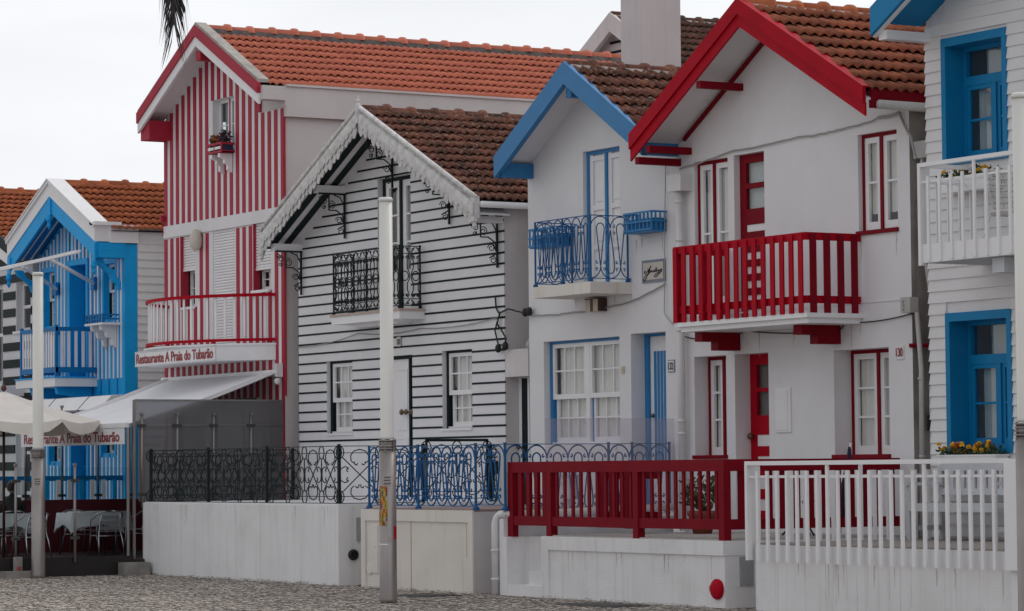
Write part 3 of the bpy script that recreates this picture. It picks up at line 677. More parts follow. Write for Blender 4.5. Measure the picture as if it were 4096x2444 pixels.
s = MB(); s.box(-38.09, -37.56, YB - .026, YB - .0205, 4.40, 4.65); obj('tile', s, mat('beige_tile', (.56, .51, .45), .35, .05, 5), S_)
sc = lambda px, pz: (-38.09 + (px - 375) / 425 * .53, YB - .03, 4.65 - (pz - 480 + (px - 375) * .085) / 375 * .26 + 0)
s = MB()
for st in ([(440, 635), (410, 660), (405, 690), (440, 690), (490, 640), (555, 535), (520, 620), (490, 700), (430, 830), (395, 855), (390, 820), (430, 740), (490, 700), (520, 690)],
           [(480, 605), (510, 640), (495, 665), (530, 630), (520, 680)], [(530, 640), (545, 670), (560, 630), (575, 665), (590, 640)], [(625, 625), (600, 640), (605, 665), (630, 655), (632, 625), (638, 660), (650, 650)],
           [(650, 650), (672, 590), (662, 565), (650, 600), (660, 650)], [(668, 625), (672, 655), (695, 650), (700, 615), (706, 650)], [(715, 620), (722, 645), (745, 620), (735, 690), (650, 770), (620, 765), (630, 725), (700, 680), (770, 660), (780, 640)], [(768, 600), (750, 615), (760, 635), (778, 625), (776, 600)]):
    s.tube([sc(*p) for p in st], .0075, 4)
obj('writing', s, TEXTD, S_)
s = MB(); s.box(-37.48, -37.31, YB - .014, YB - .002, 3.03, 3.21); o = tag(obj('house_number', s, mat('slate_blue_tile', (.19, .22, .28))), 'small framed tile reading 132 to the right of the blue striped door', 'number plate')
s = MB(); s.box(-37.465, -37.325, YB - .018, YB - .0145, 3.045, 3.195); obj('tile', s, SIGNW, o); text('digits', '132', TEXTD, o, (-37.455, YB - .019, 3.065), (1, 0, 0), (0, 0, 1), .12, .11, .003, .02)
L_ = thing('wall_lamp', 'square brown wall lamp under the blue iron balcony', 'lamp', (-39.3, YB, 4.0)); s = MB(); s.box(-39.47, -39.13, YB - .16, YB - .002, 4.0, 4.18); obj('lamp_shade', s, mat('cream_lamp_glass', (.5, .42, .33), .4, .15, 10), L_)
s = MB(); s.box(-39.48, -39.12, YB - .17, YB - .002, 4.18, 4.2); s.box(-39.33, -39.27, YB - .168, YB - .16, 4.0, 4.18); s.box(-39.128, -39.118, YB - .16, YB, 4.0, 4.18); obj('lamp_frame', s, mat('brown_metal', (.06, .03, .025), .5), L_)
s = MB(); s.box(-38.72, -38.65, YB - .03, YB - .002, 3.06, 3.16); s.box(-38.70, -38.67, YB - .04, YB - .03, 3.09, 3.13); tag(obj('doorbell', s, mat('ivory_plastic', (.6, .56, .45), .4)), 'cream doorbell between the blue window and the blue striped door', 'doorbell')
cable([(-41.4, YB - .05, 4.05), (-40.2, YB - .03, 4.02), (-38.5, YB - .03, 4.1), (-37.5, YB - .03, 4.32)], .012, CABLW, 'pale twisted cable sagging below the blue iron balcony', .02, True)
cable([(-37.45, YB - .03, 6.1), (-37.48, YB - .04, 5.2), (-37.5, YB - .04, 4.35), (-37.52, YB - .04, 3.9), (-37.3, YB - .04, 3.72), (-37.2, YB - .04, 4.0)], .007, CABLW, 'thin loose cable hanging down beside the name plaque', .01)

# ================================================================== white striped house with lace boards
x0, x1 = -49.30, -42.13
H = thing('striped_house', 'white house with thin dark green horizontal stripes and carved lace barge boards', 'house', (-45.7, YB, 1.0))
PTS = [(-49.52, 5.90), (-45.78, 7.74), (-41.93, 5.92)]
holes = [(-46.32, -45.16, 4.30, 6.59, .12), (-48.23, -47.27, 2.30, 3.56, .08), (-46.24, -45.14, 1.2, 3.57, .10), (-44.14, -43.16, 2.32, 3.59, .09)]
TOP = [(x0, 5.84), (-45.78, 7.65), (x1, 5.80)]
F = Front(x0, x1, 1.0, TOP, holes); mb = MB(); F.face(mb); F.shell(mb, 30.5, 2)
mb.mi(1)
for k in range(-11, 20):
    z = 4.035 + .1707 * k; inner = Front(x0, x1, 1.0, [(a, b - .2) for a, b in TOP], holes)
    for a, b in inner.spans_h(z, .03):
        if b - a > .12: mb.box(a - (.012 if a == x0 else 0), b + (.03 if b > x1 - .03 else 0), YB - .007, YB - .001, z, z + .032)
obj('wall', mb, [WALL, GREEN, WALLG], H)
YF = 24.38
roof_set(H, PTS, YF, 30.5, T_BRWN, row=.37, wave=.155, bed=MORTAR)
soffit(H, PTS, YF, WALL, inset=.05, drop=.25, stripes=(GREEN, (24.48, 24.74), .13))
for x, z in ((-49.2, 5.62), (-47.55, 6.52), (-43.95, 6.50), (-42.2, 5.62)): mb = MB(); mb.box(x - .07, x + .07, YF + .06, YB - .002, z - .08, z + .05); obj('purlin', mb, WHITE, H)
mb = MB().sh(); mb.tube([(-41.86, YF + .05, 5.80), (-41.86, 30, 5.79)], .052, 10); obj('gutter', mb, WHITE, H)
# carved lace barge board: hanging leaf tongues in two layers under a beaded moulding
mb = MB(); rr = random.Random(5)
for (p, q) in ((PTS[0], PTS[1]), (PTS[1], PTS[2])):
    Ls = hypot(q[0] - p[0], q[1] - p[1]); ux, uz = (q[0] - p[0]) / Ls, (q[1] - p[1]) / Ls
    mb.prism([(p[0], p[1] - .27), (q[0], q[1] - .27), (q[0], q[1] + .02), (p[0], p[1] + .02)], YF - .02, YF + .03)
    mb.sh(); mb.tube([(p[0], YF - .03, p[1] + .0), (q[0], YF - .03, q[1] + .0)], .035, 6); mb.tube([(p[0], YF - .03, p[1] - .09), (q[0], YF - .03, q[1] - .09)], .02, 6); mb.sh(False)
    n = int(Ls / .165)
    for i in range(n * 2):
        layer = i % 2; t = (i // 2 + .5 + layer * .5) / (n + .5); cx, cz = p[0] + (q[0] - p[0]) * t, p[1] + (q[1] - p[1]) * t; y = YF - .03 - layer * .028
        ln = (.37, .25)[layer] * rr.uniform(.9, 1.1); wd = .082; z0 = cz - .07 - layer * .015; tilt = rr.uniform(-.01, .01); ctr = []
        out_ = [(-1, 0), (-1.12, .3), (-.98, .5), (-1.08, .68), (-.8, .86), (-.28, .97), (.12, 1.0), (.7, .9), (1.08, .7), (.98, .5), (1.12, .3), (1, 0)]
        vs = [(cx + a * wd + tilt * b, y, z0 - b * ln + a * wd * uz / ux) for a, b in out_]; vs.append((cx, y - .022, z0 - .45 * ln)); k = len(out_)
        mb.add(vs, [(j, j + 1, k) for j in range(k - 1)] + [(k - 1, 0, k)]); mb.add([(a, y + .012, c) for a, _, c in vs[:k]], [list(range(k))])
    for i in range(int(Ls / .42)):
        t = (i + .5) * .42 / Ls; cx, cz = p[0] + (q[0] - p[0]) * t, p[1] + (q[1] - p[1]) * t; mb.lathe([(.005, -.05), (.045, -.02), (.05, .01), (.02, .04), (.004, .055)], (cx, YF - .03, cz), 8)
for x, z, s_ in ((PTS[1][0], 7.76, 1), ): mb.lathe([(.04, -.3), (.06, -.1), (.05, 0), (.025, .05), (.04, .08), (.02, .11), (.006, .17)], (x, YF - .03, z), 8)
for x, z in ((PTS[0][0] + .03, 5.85), (PTS[2][0] - .03, 5.88)):
    mb.box(x - .06, x + .06, YF - .05, YF + .05, z - .3, z + .05); mb.lathe([(.06, -.3), (.065, -.34), (.03, -.38), (.045, -.42), (.004, -.47)], (x, YF - .01, z), 8)
obj('lace_board', mb, LACE, H)
for x, z in ((-49.12, 5.55), (-47.45, 6.44), (-45.72, 7.17), (-43.80, 6.42), (-42.27, 5.62)): iron_bracket(H, x, YB - .02, z)
# balcony door
xa, xb, za, zb, d = holes[0]; y = YB + d; f = MB(); g = MB(); f.mi(1); f.box(xa, xa + .08, y - .02, y + .06, za, zb); f.box(xa + .08, xb, y - .02, y + .06, zb - .06, zb); f.box(-45.72, -45.65, y - .03, y + .05, za, zb - .06); f.mi(0)
for a, b in ((xa + .08, -45.72), (-45.65, xb)): sash(f, g, a, b, 4.9, zb - .06, y, 1, 3, .11, .03); f.box(a, b, y, y + .045, za, 4.9); f.box(a + .1, b - .1, y - .012, y, za + .12, 4.82)
o = obj('balcony_door', f, [WHITE, GREEN], H); obj('pane', g, PANE, o); curtain(o, xa + .2, xb - .05, 4.95, 6.4, y + .13)
sash_window(H, holes[1], GREEN, 3, .065, sill=WHITE); sash_window(H, holes[3], GREEN, 3, .06, sill=WHITE)
xa, xb, za, zb, d = holes[2]; y = YB + d; f = MB(); f.mi(1); f.box(xa, xa + .06, y - .01, y + .05, za, zb); f.box(xa + .06, xb, y - .01, y + .05, zb - .06, zb); f.box(-45.40, -45.35, y - .03, y + .03, za, zb - .06); f.mi(0); f.box(xa + .06, -45.40, y + .01, y + .05, za, zb - .06); f.box(-45.35, xb, y + .01, y + .05, za, zb - .06)
for z0, z1 in ((1.4, 2.2), (2.32, 3.35)):
    f.box(-45.85, -45.50, y - .004, y + .01, z0, z0 + .03); f.box(-45.85, -45.50, y - .004, y + .01, z1 - .03, z1); f.box(-45.53, -45.50, y - .004, y + .01, z0 + .03, z1 - .03)
o = obj('door', f, [WHITE, GREEN], H); knob(o, (-45.6, y, 2.62), .055); knob(o, (-45.45, y, 2.62), .05); knob(o, (-45.28, y + .01, 2.62), .05)
s = MB(); s.box(-45.30, -45.22, y - .006, y + .01, 2.97, 3.1); s.lathe([(.025, 0), (.022, -.015), (.003, -.02)], (-45.27, y + .01, 2.47), 8, 'y'); obj('letter_slot', s, STEEL, o)
mb = MB(); 
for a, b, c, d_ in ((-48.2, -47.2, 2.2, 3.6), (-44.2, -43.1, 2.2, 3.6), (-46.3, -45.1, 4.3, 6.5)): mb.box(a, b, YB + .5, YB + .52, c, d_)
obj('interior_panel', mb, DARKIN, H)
B = MB(); xl, xr, yf = -47.12, -44.70, 24.52; B.box(xl, xr, yf, YB - .002, 4.14, 4.27); B.prism([(xl + .3, 4.14), (xl + .5, 4.08), (xr - .5, 4.08), (xr - .3, 4.14)], yf + .2, YB - .002); B.mi(1); B.box(xl - .02, xr + .02, yf - .02, YB - .002, 4.27, 4.31); bal = obj('balcony', B, [WHITE, mat('pinkish_stone', (.46, .36, .31), .8, .12, 8)], H)
def railing_lyre(mb, p0, p1, z0, z1, unit=.235, r=.0095):
    p0 = Vector((*p0, 0)); p1 = Vector((*p1, 0)); u = p1 - p0; Ln = u.length; u.normalize(); k = max(1, round(Ln / unit)); w_ = Ln / k; Hh = z1 - z0
    P = lambda x, z: tuple(p0 + u * x + Vector((0, 0, z0 + z * Hh)))
    for z in (.0, 1.0): mb.bar(P(0, z), P(Ln, z), .03, .014)
    for z in (.115, .875): mb.tube([P(0, z), P(Ln, z)], .006, 4)
    for i in range(k):
        c = (i + .5) * w_
        mb.tube(arc(P(c, .5), w_ * .33, .078, 0, 2 * pi, u, ZV, 14)[:-1], r, 5, closed=True)
        for s_ in (-1, 1):
            mb.tube([P(c + s_ * a * w_, b) for a, b in ((.10, .19), (.30, .13), (.40, .18), (.22, .27), (.22, .37), (.40, .44), (.44, .5), (.40, .56), (.22, .63), (.22, .76), (.38, .80), (.36, .86), (.12, .82))], r, 5)
            for z, tz in ((.81, 1), (.18, -1)): mb.tube(spiral(P(c + s_ * .19 * w_, z), .03, .008, 0 if s_ > 0 else pi, 1.2 * s_ * tz, u, ZV, 10), r * .85, 4)
            mb.tube([P(c + s_ * a * w_, b) for a, b in ((.06, .985), (.3, .92), (.44, .89))], r, 4); mb.tube(spiral(P(c + s_ * .26 * w_, .955), .022, .007, 0, 1.2 * s_, u, ZV, 8), r * .8, 4)
            mb.tube([P(c + s_ * a * w_, b) for a, b in ((.06, .015), (.3, .08), (.44, .10))], r, 4); mb.tube(spiral(P(c + s_ * .26 * w_, .045), .022, .007, 0, -1.2 * s_, u, ZV, 8), r * .8, 4)
yr = yf + .03
for a, b in (((xl + .03, yr), (xr - .05, yr)), ((xr - .05, yr), (xr - .05, YB - .04)), ((xl + .03, yr), (xl + .03, YB - .04))): s = MB(); railing_lyre(s, a, b, 4.36, 5.34); obj('railing', s, IRON, bal)
for px, py in ((xl + .03, yr), (-45.9, yr), (xr - .05, yr), (xr - .05, YB - .06), (xl + .03, YB - .06)): s = MB(); s.lathe([(.03, 0), (.035, .03), (.016, .05), (.016, 1.04), (.022, 1.05)], (px, py, 4.31), 8); obj('post', s, IRON, bal)
s = MB(); s.box(-45.62, -45.5, YB - .03, YB - .019, 3.72, 3.88); o = tag(obj('house_number', s, mat('beige_tile', (.56, .51, .45))), 'small beige number tile 133 above the white door of the striped house', 'number plate'); text('digits', '133', TEXTD, o, (-45.61, YB - .031, 3.75), (1, 0, 0), (0, 0, 1), .10, .09, .003, .02)
cable([(-49.3, YB - .03, 3.85), (-47.0, YB - .03, 4.0), (-44.8, YB - .03, 3.99), (-42.3, YB - .03, 4.05)], .009, CABLW, 'grey cable sagging across the striped wall under the black balcony', .05)
cable([(-42.35, YB - .04, 4.4), (-42.32, YB - .04, 4.2), (-42.2, YB - .05, 4.1), (-42.35, YB - .05, 3.85), (-42.25, YB - .05, 3.62), (-42.05, YB - .06, 3.6), (-41.98, YB - .06, 3.7), (-42.15, YB - .05, 3.85), (-42.3, YB - .04, 3.95), (-42.2, YB - .04, 4.12), (-41.9, YB - .06, 4.17), (-41.35, YB - .06, 4.07)], .014, CABLE, 'tangle of black cable at the right corner of the striped house', .0, True)
for x, z, lb in ((-42.2, 3.55, 'black cable clamp hanging lowest at the striped house corner'), (-41.98, 3.58, 'black cable clamp beside the lowest one, nearer the grey pipe'), (-41.36, 4.08, 'black cable clamp left of a pair on the blue trimmed house'), (-41.24, 4.09, 'black cable clamp right of a pair on the blue trimmed house')): s = MB().sh(); s.lathe([(.02, -.06), (.05, -.03), (.05, .03), (.03, .07)], (x, YB - .08, z), 8); tag(obj('cable_clamp', s, CABLE), lb, 'clamp')
# passage between striped house and 132
T = thing('side_passage', 'narrow white entry with a lintel between striped house and blue trimmed house', 'passage', (-41.76, YB, .9))
s = MB(); s.box(-42.10, -41.40, YB - .012, YB + .2, 3.10, 3.53); obj('lintel', s, WALLG, T)
s = MB(); s.box(-42.12, -41.39, YB + .75, YB + .85, 3.4, 6.0); obj('wall', s, WALLG, T)
s = MB(); s.box(-42.12, -41.39, YB + .24, YB + .28, 1.1, 3.10); s.mi(1)
for i in range(3): x = -42.0 + i * .235; s.box(x, x + .15, YB + .225, YB + .24, 1.1, 3.08)
o = obj('gate', s, [WHITE, GREEN], T); knob(o, (-42.04, YB + .24, 2.0), .045)
s = MB().sh(); s.tube([(-41.62, YB + .5, 5.8), (-41.62, YB + .42, 5.62), (-41.80, YB + .36, 5.05), (-41.80, YB + .36, 3.78), (-41.72, YB + .2, 3.6), (-41.62, YB + .16, 3.56)], .06, 8)
for z in (4.6, 4.2): s.tube([(-41.80, YB + .36, z), (-41.80, YB + .36, z + .03)], .072, 8)
tag(obj('downpipe', s, PIPEG), 'grey bent rain pipe in the gap right of the striped house', 'downpipe')

# ================================================================== tall raspberry striped restaurant house
x0, x1 = -55.0, -49.85
H = thing('restaurant_house', 'tall white house with raspberry red vertical stripes and a bowed balcony over the restaurant', 'house', (-52.4, YB, 0))
PTS = [(-55.12, 8.60), (-52.47, 9.98), (-49.83, 8.62)]
holes = [(-52.83, -51.90, 7.66, 8.63, .14), (-54.26, -53.64, 4.80, 6.16, .15), (-52.85, -51.87, 3.9, 6.17, .04), (-51.09, -50.40, 4.95, 6.18, .12), (-54.5, -51.0, .16, 3.0, .3)]
TOP = [(x0, 8.46), (-52.45, 9.85), (-50.75, 8.96), (-50.74, 8.20), (x1, 8.20)]
F = Front(x0, x1, 0, TOP, holes); mb = MB(); F.face(mb)
mb.mi(2); Y1 = 35.0; mb.poly((x1, YB, 0), (x1, Y1, 0), (x1, Y1, 8.6), (x1, YB + .02, 8.6), (x1, YB, 8.2)); mb.poly((x0, Y1, 0), (x0, YB, 0), (x0, YB, 8.36), (x0, Y1, 8.36)); mb.poly((x1, Y1, 0), (x0, Y1, 0), (x0, Y1, 8.36), (-52.45, Y1, 9.78), (x1, Y1, 8.4))
mb.mi(1)
for k in range(20):
    x = x0 + .2651 * k; xb_ = min(x + .128, x1)
    for a, b in F.spans_v(x, xb_ - x):
        for c, d in ((a, 6.17), (6.41, b)):
            c2, d2 = max(a, c), min(b, d)
            if d2 > c2 + .05: mb.box(x + (.0 if k else -.012), xb_, YB - .012, YB - .001, c2, d2 - .02)
mb.mi(0); mb.box(x0 - .015, x1 + .004, YB - .03, YB - .001, 6.175, 6.405)
mb.mi(3); mb.box(x1 + .002, x1 + .03, YB + .0, YB + .02, 3.0, 8.2)
obj('wall', mb, [WALL, PINKR, WALLP, PINKR], H)
YF = 24.48
roof_set(H, PTS, YF, Y1, T_PINK, row=.36, wave=.15, bed=MORTAR, lift=.075, yt=YF + .2, drop=.15)
mb = MB(); rake(mb, PTS, .20, YF - .03, YF + .05); mb.mi(1); rake(mb, [(x, z - .20) for x, z in PTS], .19, YF, YF + .05); mb.mi(2)
for (p, q) in ((PTS[0], PTS[1]), (PTS[1], PTS[2])): mb.prism([(p[0], p[1]), (q[0], q[1]), (q[0], q[1] + .06), (p[0], p[1] + .06)], YF, YF + .22)
obj('barge_board', mb, [PINKR, WHITE, MORTL], H)
soffit(H, PTS, YF, WALL, inset=.05, drop=.16)
for a in ((-52.56, -52.36, YF + .05, YB - .002, 9.32, 9.5), (-55.1, -54.7, YF + .06, YB + .3, 8.06, 8.43), (-50.82, -50.70, YB - .06, YB - .002, 8.2, 8.62)): mb = MB(); mb.box(*a); obj('purlin', mb, PINKR, H)
mb = MB(); mb.box(-50.0, -49.74, YF + .05, YB - .021, 8.31, 8.56); mb.box(-50.70, -49.74, YB - .02, YB - .001, 8.2, 8.60); mb.box(x1 + .002, -49.74, YB - .001, Y1, 8.02, 8.56); mb.box(x1 - .1, -49.70, YB, Y1, 8.56, 8.60); obj('eave_band', mb, WALLP, H)
# attic window with flower box
xa, xb, za, zb, d = holes[0]; y = YB + d; f = MB(); g = MB(); sash(f, g, xa, (xa + xb) / 2 - .02, za, zb, y, 1, 2, .06, .02); sash(f, g, (xa + xb) / 2 + .02, xb, za, zb, y, 1, 2, .06, .02); f.mi(1); f.box((xa + xb) / 2 - .02, (xa + xb) / 2 + .02, y - .01, y + .03, za, zb)
o = obj('window', f, [WHITE, PINKR], H); obj('pane', g, PANEB, o); curtain(o, xa + .05, xb - .05, za + .05, zb - .05, y + .1)
for hi, zs, first in ((1, 5.53, True), (3, 5.36, False)):
    xa, xb, za, zb, d = holes[hi]; y = YB + d; f = MB(); g = MB(); m_ = (xa + xb) / 2 + .06
    sash(f, g, xa, m_ - .02, za, zs, y + .04, 1, 2, .07, .02); sash(f, g, m_ + .02, xb, za, zs, y + .04, 1, 2, .07, .02); f.mi(1); f.box(m_ - .02, m_ + .02, y + .03, y + .06, za, zs); f.box(xa, xa + .012, YB - .02, y, za, zb)
    o = obj('window', f, [WHITE, PINKR], H); obj('pane', g, PANE, o); curtain(o, xa + .05, xb - .05, za + .05, zs, y + .14)
def shutter(xa, xb, za, zb, y):
    s = MB(); n = int((zb - za) / .052); st = (zb - za) / n; prof = [(y, za)]
    for i in range(n): z = za + i * st; prof += [(y - .012, z + .008), (y - .016, z + st * .5), (y - .012, z + st - .01), (y, z + st)]
    vs = []; fs = []
    for (yy, z) in prof: vs += [(xa, yy, z), (xb, yy, z)]
    for i in range(len(prof) - 1): fs.append((2 * i, 2 * i + 1, 2 * i + 3, 2 * i + 2))
    s.add(vs, fs); s.mi(1)
    for i in range(1, n):
        for j in range(int((xb - xa) / .05)): x = xa + .02 + j * .05; s.box(x, x + .03, y - .0045, y - .001, za + i * st - .004, za + i * st + .004)
    s.mi(0); s.box(xa, xb, y - .022, y - .0, za - .04, za); return obj('roller_shutter', s, [WHITE, MORTAR], H)
shutter(-54.26, -53.64, 5.53, 6.16, YB + .06); shutter(-51.09, -50.40, 5.36, 6.18, YB + .05); shutter(-52.85, -51.87, 3.94, 6.17, YB + .036)
s = MB(); s.box(-51.12, -50.38, YB - .06, YB + .1, 4.90, 4.95); s.box(-54.28, -53.62, YB - .02, YB + .1, 4.75, 4.80); obj('sill', s, WHITE, H)
s = MB().sh(); s.lathe([(.002, .22), (.07, .2), (.11, .1), (.12, 0), (.10, -.12), (.06, -.18), (.002, -.2)], (-53.34, YB - .12, 6.02), 12); s.tube([(-53.34, YB, 6.1), (-53.34, YB - .12, 6.22)], .02, 6)
tag(obj('globe_lamp', s, mat('milky_globe', (.6, .55, .48), .4)), 'milky globe lamp beside the tall roller shutter on the striped restaurant', 'lamp')
s = MB(); s.box(-55.04, -54.95, YB - .1, YB - .023, 6.5, 6.62); s.tube([(-54.98, YB - .06, 6.5), (-54.98, YB - .05, 6.3), (-55.1, YB, 6.22)], .01, 5); tag(obj('alarm_box', s, PINKR), 'small red box with wire on the left corner of the striped restaurant', 'alarm box')
s = MB(); s.box(-54.5, -51.0, YB + .3, YB + .33, .16, 3.0); 
for x in (-53.4, -52.2): s.mi(1); s.box(x - .03, x + .03, YB + .27, YB + .3, .16, 3.0)
obj('glazed_front', s, [mat('dark_glazing', (.02, .02, .022), .15), STEEL], H)
# bowed balcony
cx, sg, hw = -52.55, 1.25, 2.36; Rr = (hw * hw + sg * sg) / (2 * sg); cy = YB - sg + Rr; am = math.asin(hw / Rr)
BP = lambda t, dr=0: (cx + (Rr + dr) * sin(am * t), cy - (Rr + dr) * cos(am * t))
NB = 28; ts = [-1 + 2 * i / NB for i in range(NB + 1)]
s = MB(); s.prismz([BP(t) for t in ts], 3.66, 3.93); s.prismz([BP(t, .03) for t in ts], 3.93, 3.965); bal = obj('balcony', s, WHITE, H)
for z, hh in ((4.84, .055), (4.03, .05)):
    s = MB()
    for a, b in zip(ts, ts[1:]): p, q = BP(a, -.04), BP(b, -.04); s.bar((*p, z), (*q, z), .06, hh)
    obj('rail', s, RED, bal)
s = MB()
for t in (-.95, -.45, .1, .55, .95): p = BP(t, -.04); s = MB(); s.box(p[0] - .04, p[0] + .04, p[1] - .03, p[1] + .03, 3.965, 4.005); obj('rail_foot', s, PINKR, bal)
n = 29
for i in range(n):
    t = -.99 + 1.98 * i / (n - 1); p = BP(t, -.06); s = MB(); nx, ny = sin(am * t), -cos(am * t); tx, ty = cos(am * t), sin(am * t)
    s.prismz([(p[0] + a * tx * .024 + b * nx * .008, p[1] + a * ty * .024 + b * ny * .008) for a, b in ((-1, 1), (1, 1), (1, -1), (-1, -1))], 4.056, 4.812); obj('picket', s, WHITE, bal)
# sign board on the balcony front
p0, p1 = Vector((-53.44, 23.93, 0)), Vector((-49.97, 23.93, 0)); u = (p1 - p0).normalized()
S_ = thing('sign_board', 'white board with red restaurant name fixed under the bowed balcony', 'sign', ((p0 + p1) / 2 + Vector((0, 0, 3.68))), None)
nrm = Vector((u.y, -u.x, 0)); a = p0 + nrm * .24; b = p1 + nrm * .24
s = MB(); s.bar(a + Vector((0, 0, 3.76)), b + Vector((0, 0, 3.76)), .03, .24); obj('panel', s, SIGNW, S_)
s = MB()
for z in (3.63, 3.89): s.bar(a + nrm * .004 + Vector((0, 0, z)), b + nrm * .004 + Vector((0, 0, z)), .04, .02)
obj('edge_trim', s, GREYW, S_)
NAME = 'Restaurante A Praia do Tubar\u00e3o'
text('lettering', NAME, TEXTR, S_, a + u * .06 + nrm * .018 + Vector((0, 0, 3.67)), u, (0, 0, 1), (b - a).length - .14, .185, .004, .020)
# flower box under the attic window
def petals(mb, c, r, n=6):
    for i in range(n):
        a = random.uniform(0, 2 * pi); e = random.uniform(-.5, 1.2); d = Vector((cos(a) * cos(e), sin(a) * cos(e), sin(e))); v = d.orthogonal().normalized() * r * .6; c_ = Vector(c)
        mb.poly(c_, c_ + d * r * .6 + v, c_ + d * r * 1.1, c_ + d * r * .6 - v)
def leaves(mb, c, sx, sy, sz, n, ln=.06, up=.3):
    for i in range(n):
        while True:
            p = Vector((random.uniform(-1, 1), random.uniform(-1, 1), random.uniform(-1, 1)))
            if p.length < 1: break
        p = Vector(c) + Vector((p.x * sx, p.y * sy, p.z * sz)); d = Vector((random.gauss(0, 1), random.gauss(0, 1), random.gauss(up, .8))).normalized(); v = d.orthogonal().normalized()
        v.rotate(Matrix.Rotation(random.uniform(0, 6), 3, d)); l = ln * random.uniform(.6, 1.3)
        mb.poly(p, p + d * l * .5 + v * l * .26, p + d * l, p + d * l * .5 - v * l * .26)
T = thing('flower_box', 'raspberry and white flower box with orange flowers under the attic window', 'flower box', (-52.15, YB - .1, 7.40))
s = MB(); xa, xb, zf = -52.48, -51.86, 7.56; s.mi(2); s.box(xa + .03, xb - .03, YB - .24, YB - .03, zf + .03, zf + .15); s.mi(0)
for z in (zf, zf + .15): s.box(xa, xb, YB - .29, YB - .26, z, z + .04); s.box(xb - .03, xb, YB - .26, YB - .014, z, z + .04); s.box(xa, xa + .03, YB - .26, YB - .014, z, z + .04)
for x in (xa, xa + .29, xb - .04): s.box(x, x + .04, YB - .285, YB - .262, zf + .04, zf + .15)
s.box(xa, xb, YB - .26, YB - .014, zf, zf + .02); s.mi(1); s.box(xa + .04, xb - .04, YB - .285, YB - .265, zf + .065, zf + .115); obj('trough', s, [PINKR, WHITE, mat('navy_liner', (.02, .03, .08))], T)
for x in (-52.34, -52.0): s = MB(); s.prismx([(YB - .014, 7.2), (YB - .014, zf - .01), (YB - .27, zf - .01), (YB - .27, 7.48), (YB - .17, 7.44), (YB - .17, 7.37), (YB - .1, 7.34), (YB - .1, 7.25)], x - .045, x + .045); obj('bracket', s, WHITE, T)
s = MB(); leaves(s, (-52.34, YB - .15, 7.80), .16, .1, .11, 260, .065); o = obj('foliage', s, LEAF, T)
s = MB(); leaves(s, (-52.0, YB - .15, 7.83), .16, .1, .14, 240, .065); obj('purple_foliage', s, PURPLE, T)
s = MB()
for i in range(16): petals(s, (random.gauss(-52.2, .08), YB - .2 + random.uniform(-.06, .06), 7.83 + random.uniform(-.07, .08)), .035)
obj('flowers', s, PETALO, T)

# ================================================================== bright blue house
x0, x1 = -61.42, -56.95
H = thing('blue_house', 'bright blue house with thin white vertical slats and a white gable cornice', 'house', (-59.2, YB, 0))
PTS = [(-61.6, 6.56), (-59.29, 7.66), (-56.95, 6.58)]
holes = [(-61.06, -60.48, 4.73, 5.86, .1), (-59.66, -58.82, 3.62, 5.92, .28), (-57.92, -57.36, 4.77, 5.85, .1), (-60.8, -60.2, 1.9, 3.0, .1), (-59.6, -58.8, .9, 3.0, .2), (-58.05, -57.4, 2.05, 3.0, .1)]
TOP = [(x0, 6.2), (-59.25, 7.3), (x1, 6.2)]
F = Front(x0, x1, 0, TOP, holes); mb = MB(); F.face(mb); mb.mi(0); F.shell(mb, 33, 2); mb.mi(1); n = 0; x = x0 + .08
while x < x1 - .08:
    for a, b in F.spans_v(x - .0, .055):
        for c, d in ((a, 3.30), (3.50, b)):
            c2, d2 = max(a, c) + .04, min(b, d) - .09
            if d2 > c2 + .1: mb.box(x, x + .05, YB - .022, YB - .001, c2, d2)
    x += .205 if n % 3 else .17; n += 1
mb.mi(3)
x = x0
while x < x1 - .05:
    for a, b in F.spans_v(x, .06): mb.box(x, x + .05, YB - .012, YB - .001, a, b - .02)
    x += .41
mb.mi(0); mb.box(x1 - .0, x1 + .02, YB, YB + .27, 0, 6.2)
mb.mi(4)
for k in range(38): z = .3 + k * .16; mb.add([(x1 + .001, YB + .28, z), (x1 + .03, YB + .28, z), (x1 + .006, YB + .28, z + .16), (x1 + .001, YB + .28, z + .16), (x1 + .001, 33, z), (x1 + .03, 33, z), (x1 + .006, 33, z + .16), (x1 + .001, 33, z + .16)], [(0, 1, 2, 3), (1, 5, 6, 2), (0, 4, 5, 1), (7, 6, 5, 4)])
mb.box(x1, x1 + .02, YB + .29, 33, 6.2, 6.56)
obj('wall', mb, [SKYB, WHITE, WALL, SKYD, BOARD], H)
YF = 24.38
roof_set(H, PTS, YF, 33, T_ORNG, row=.36, wave=.155, yt=YF + .3, over=.12, ridge_m=T_ORNG, bed=T_ORNG)
mb = MB()
mb.mi(0); rake(mb, PTS, .34, YF - .02, YF + .3); rake(mb, [(x, z + .0) for x, z in PTS], .07, YF - .06, YF - .02)
for (p, q) in ((PTS[0], PTS[1]), (PTS[1], PTS[2])): mb.prism([(p[0], p[1]), (q[0], q[1]), (q[0], q[1] + .03), (p[0], p[1] + .03)], YF - .08, YF + .3)
mb.box(-57.1, -56.88, YF + .3, YB + .28, 6.22, 6.58); mb.box(-57.12, -56.84, YF - .06, YB - .1, 6.56, 6.63); obj('cornice', mb, WHITE, H)
mb = MB(); rake(mb, [(x, z - .34) for x, z in PTS], .33, YF, YF + .05); mb.box(-57.25, -56.91, YF + .05, YB - .002, 5.92, 6.218); mb.box(-57.25, -56.905, YF + .05, YB - .002, 6.06, 6.075)
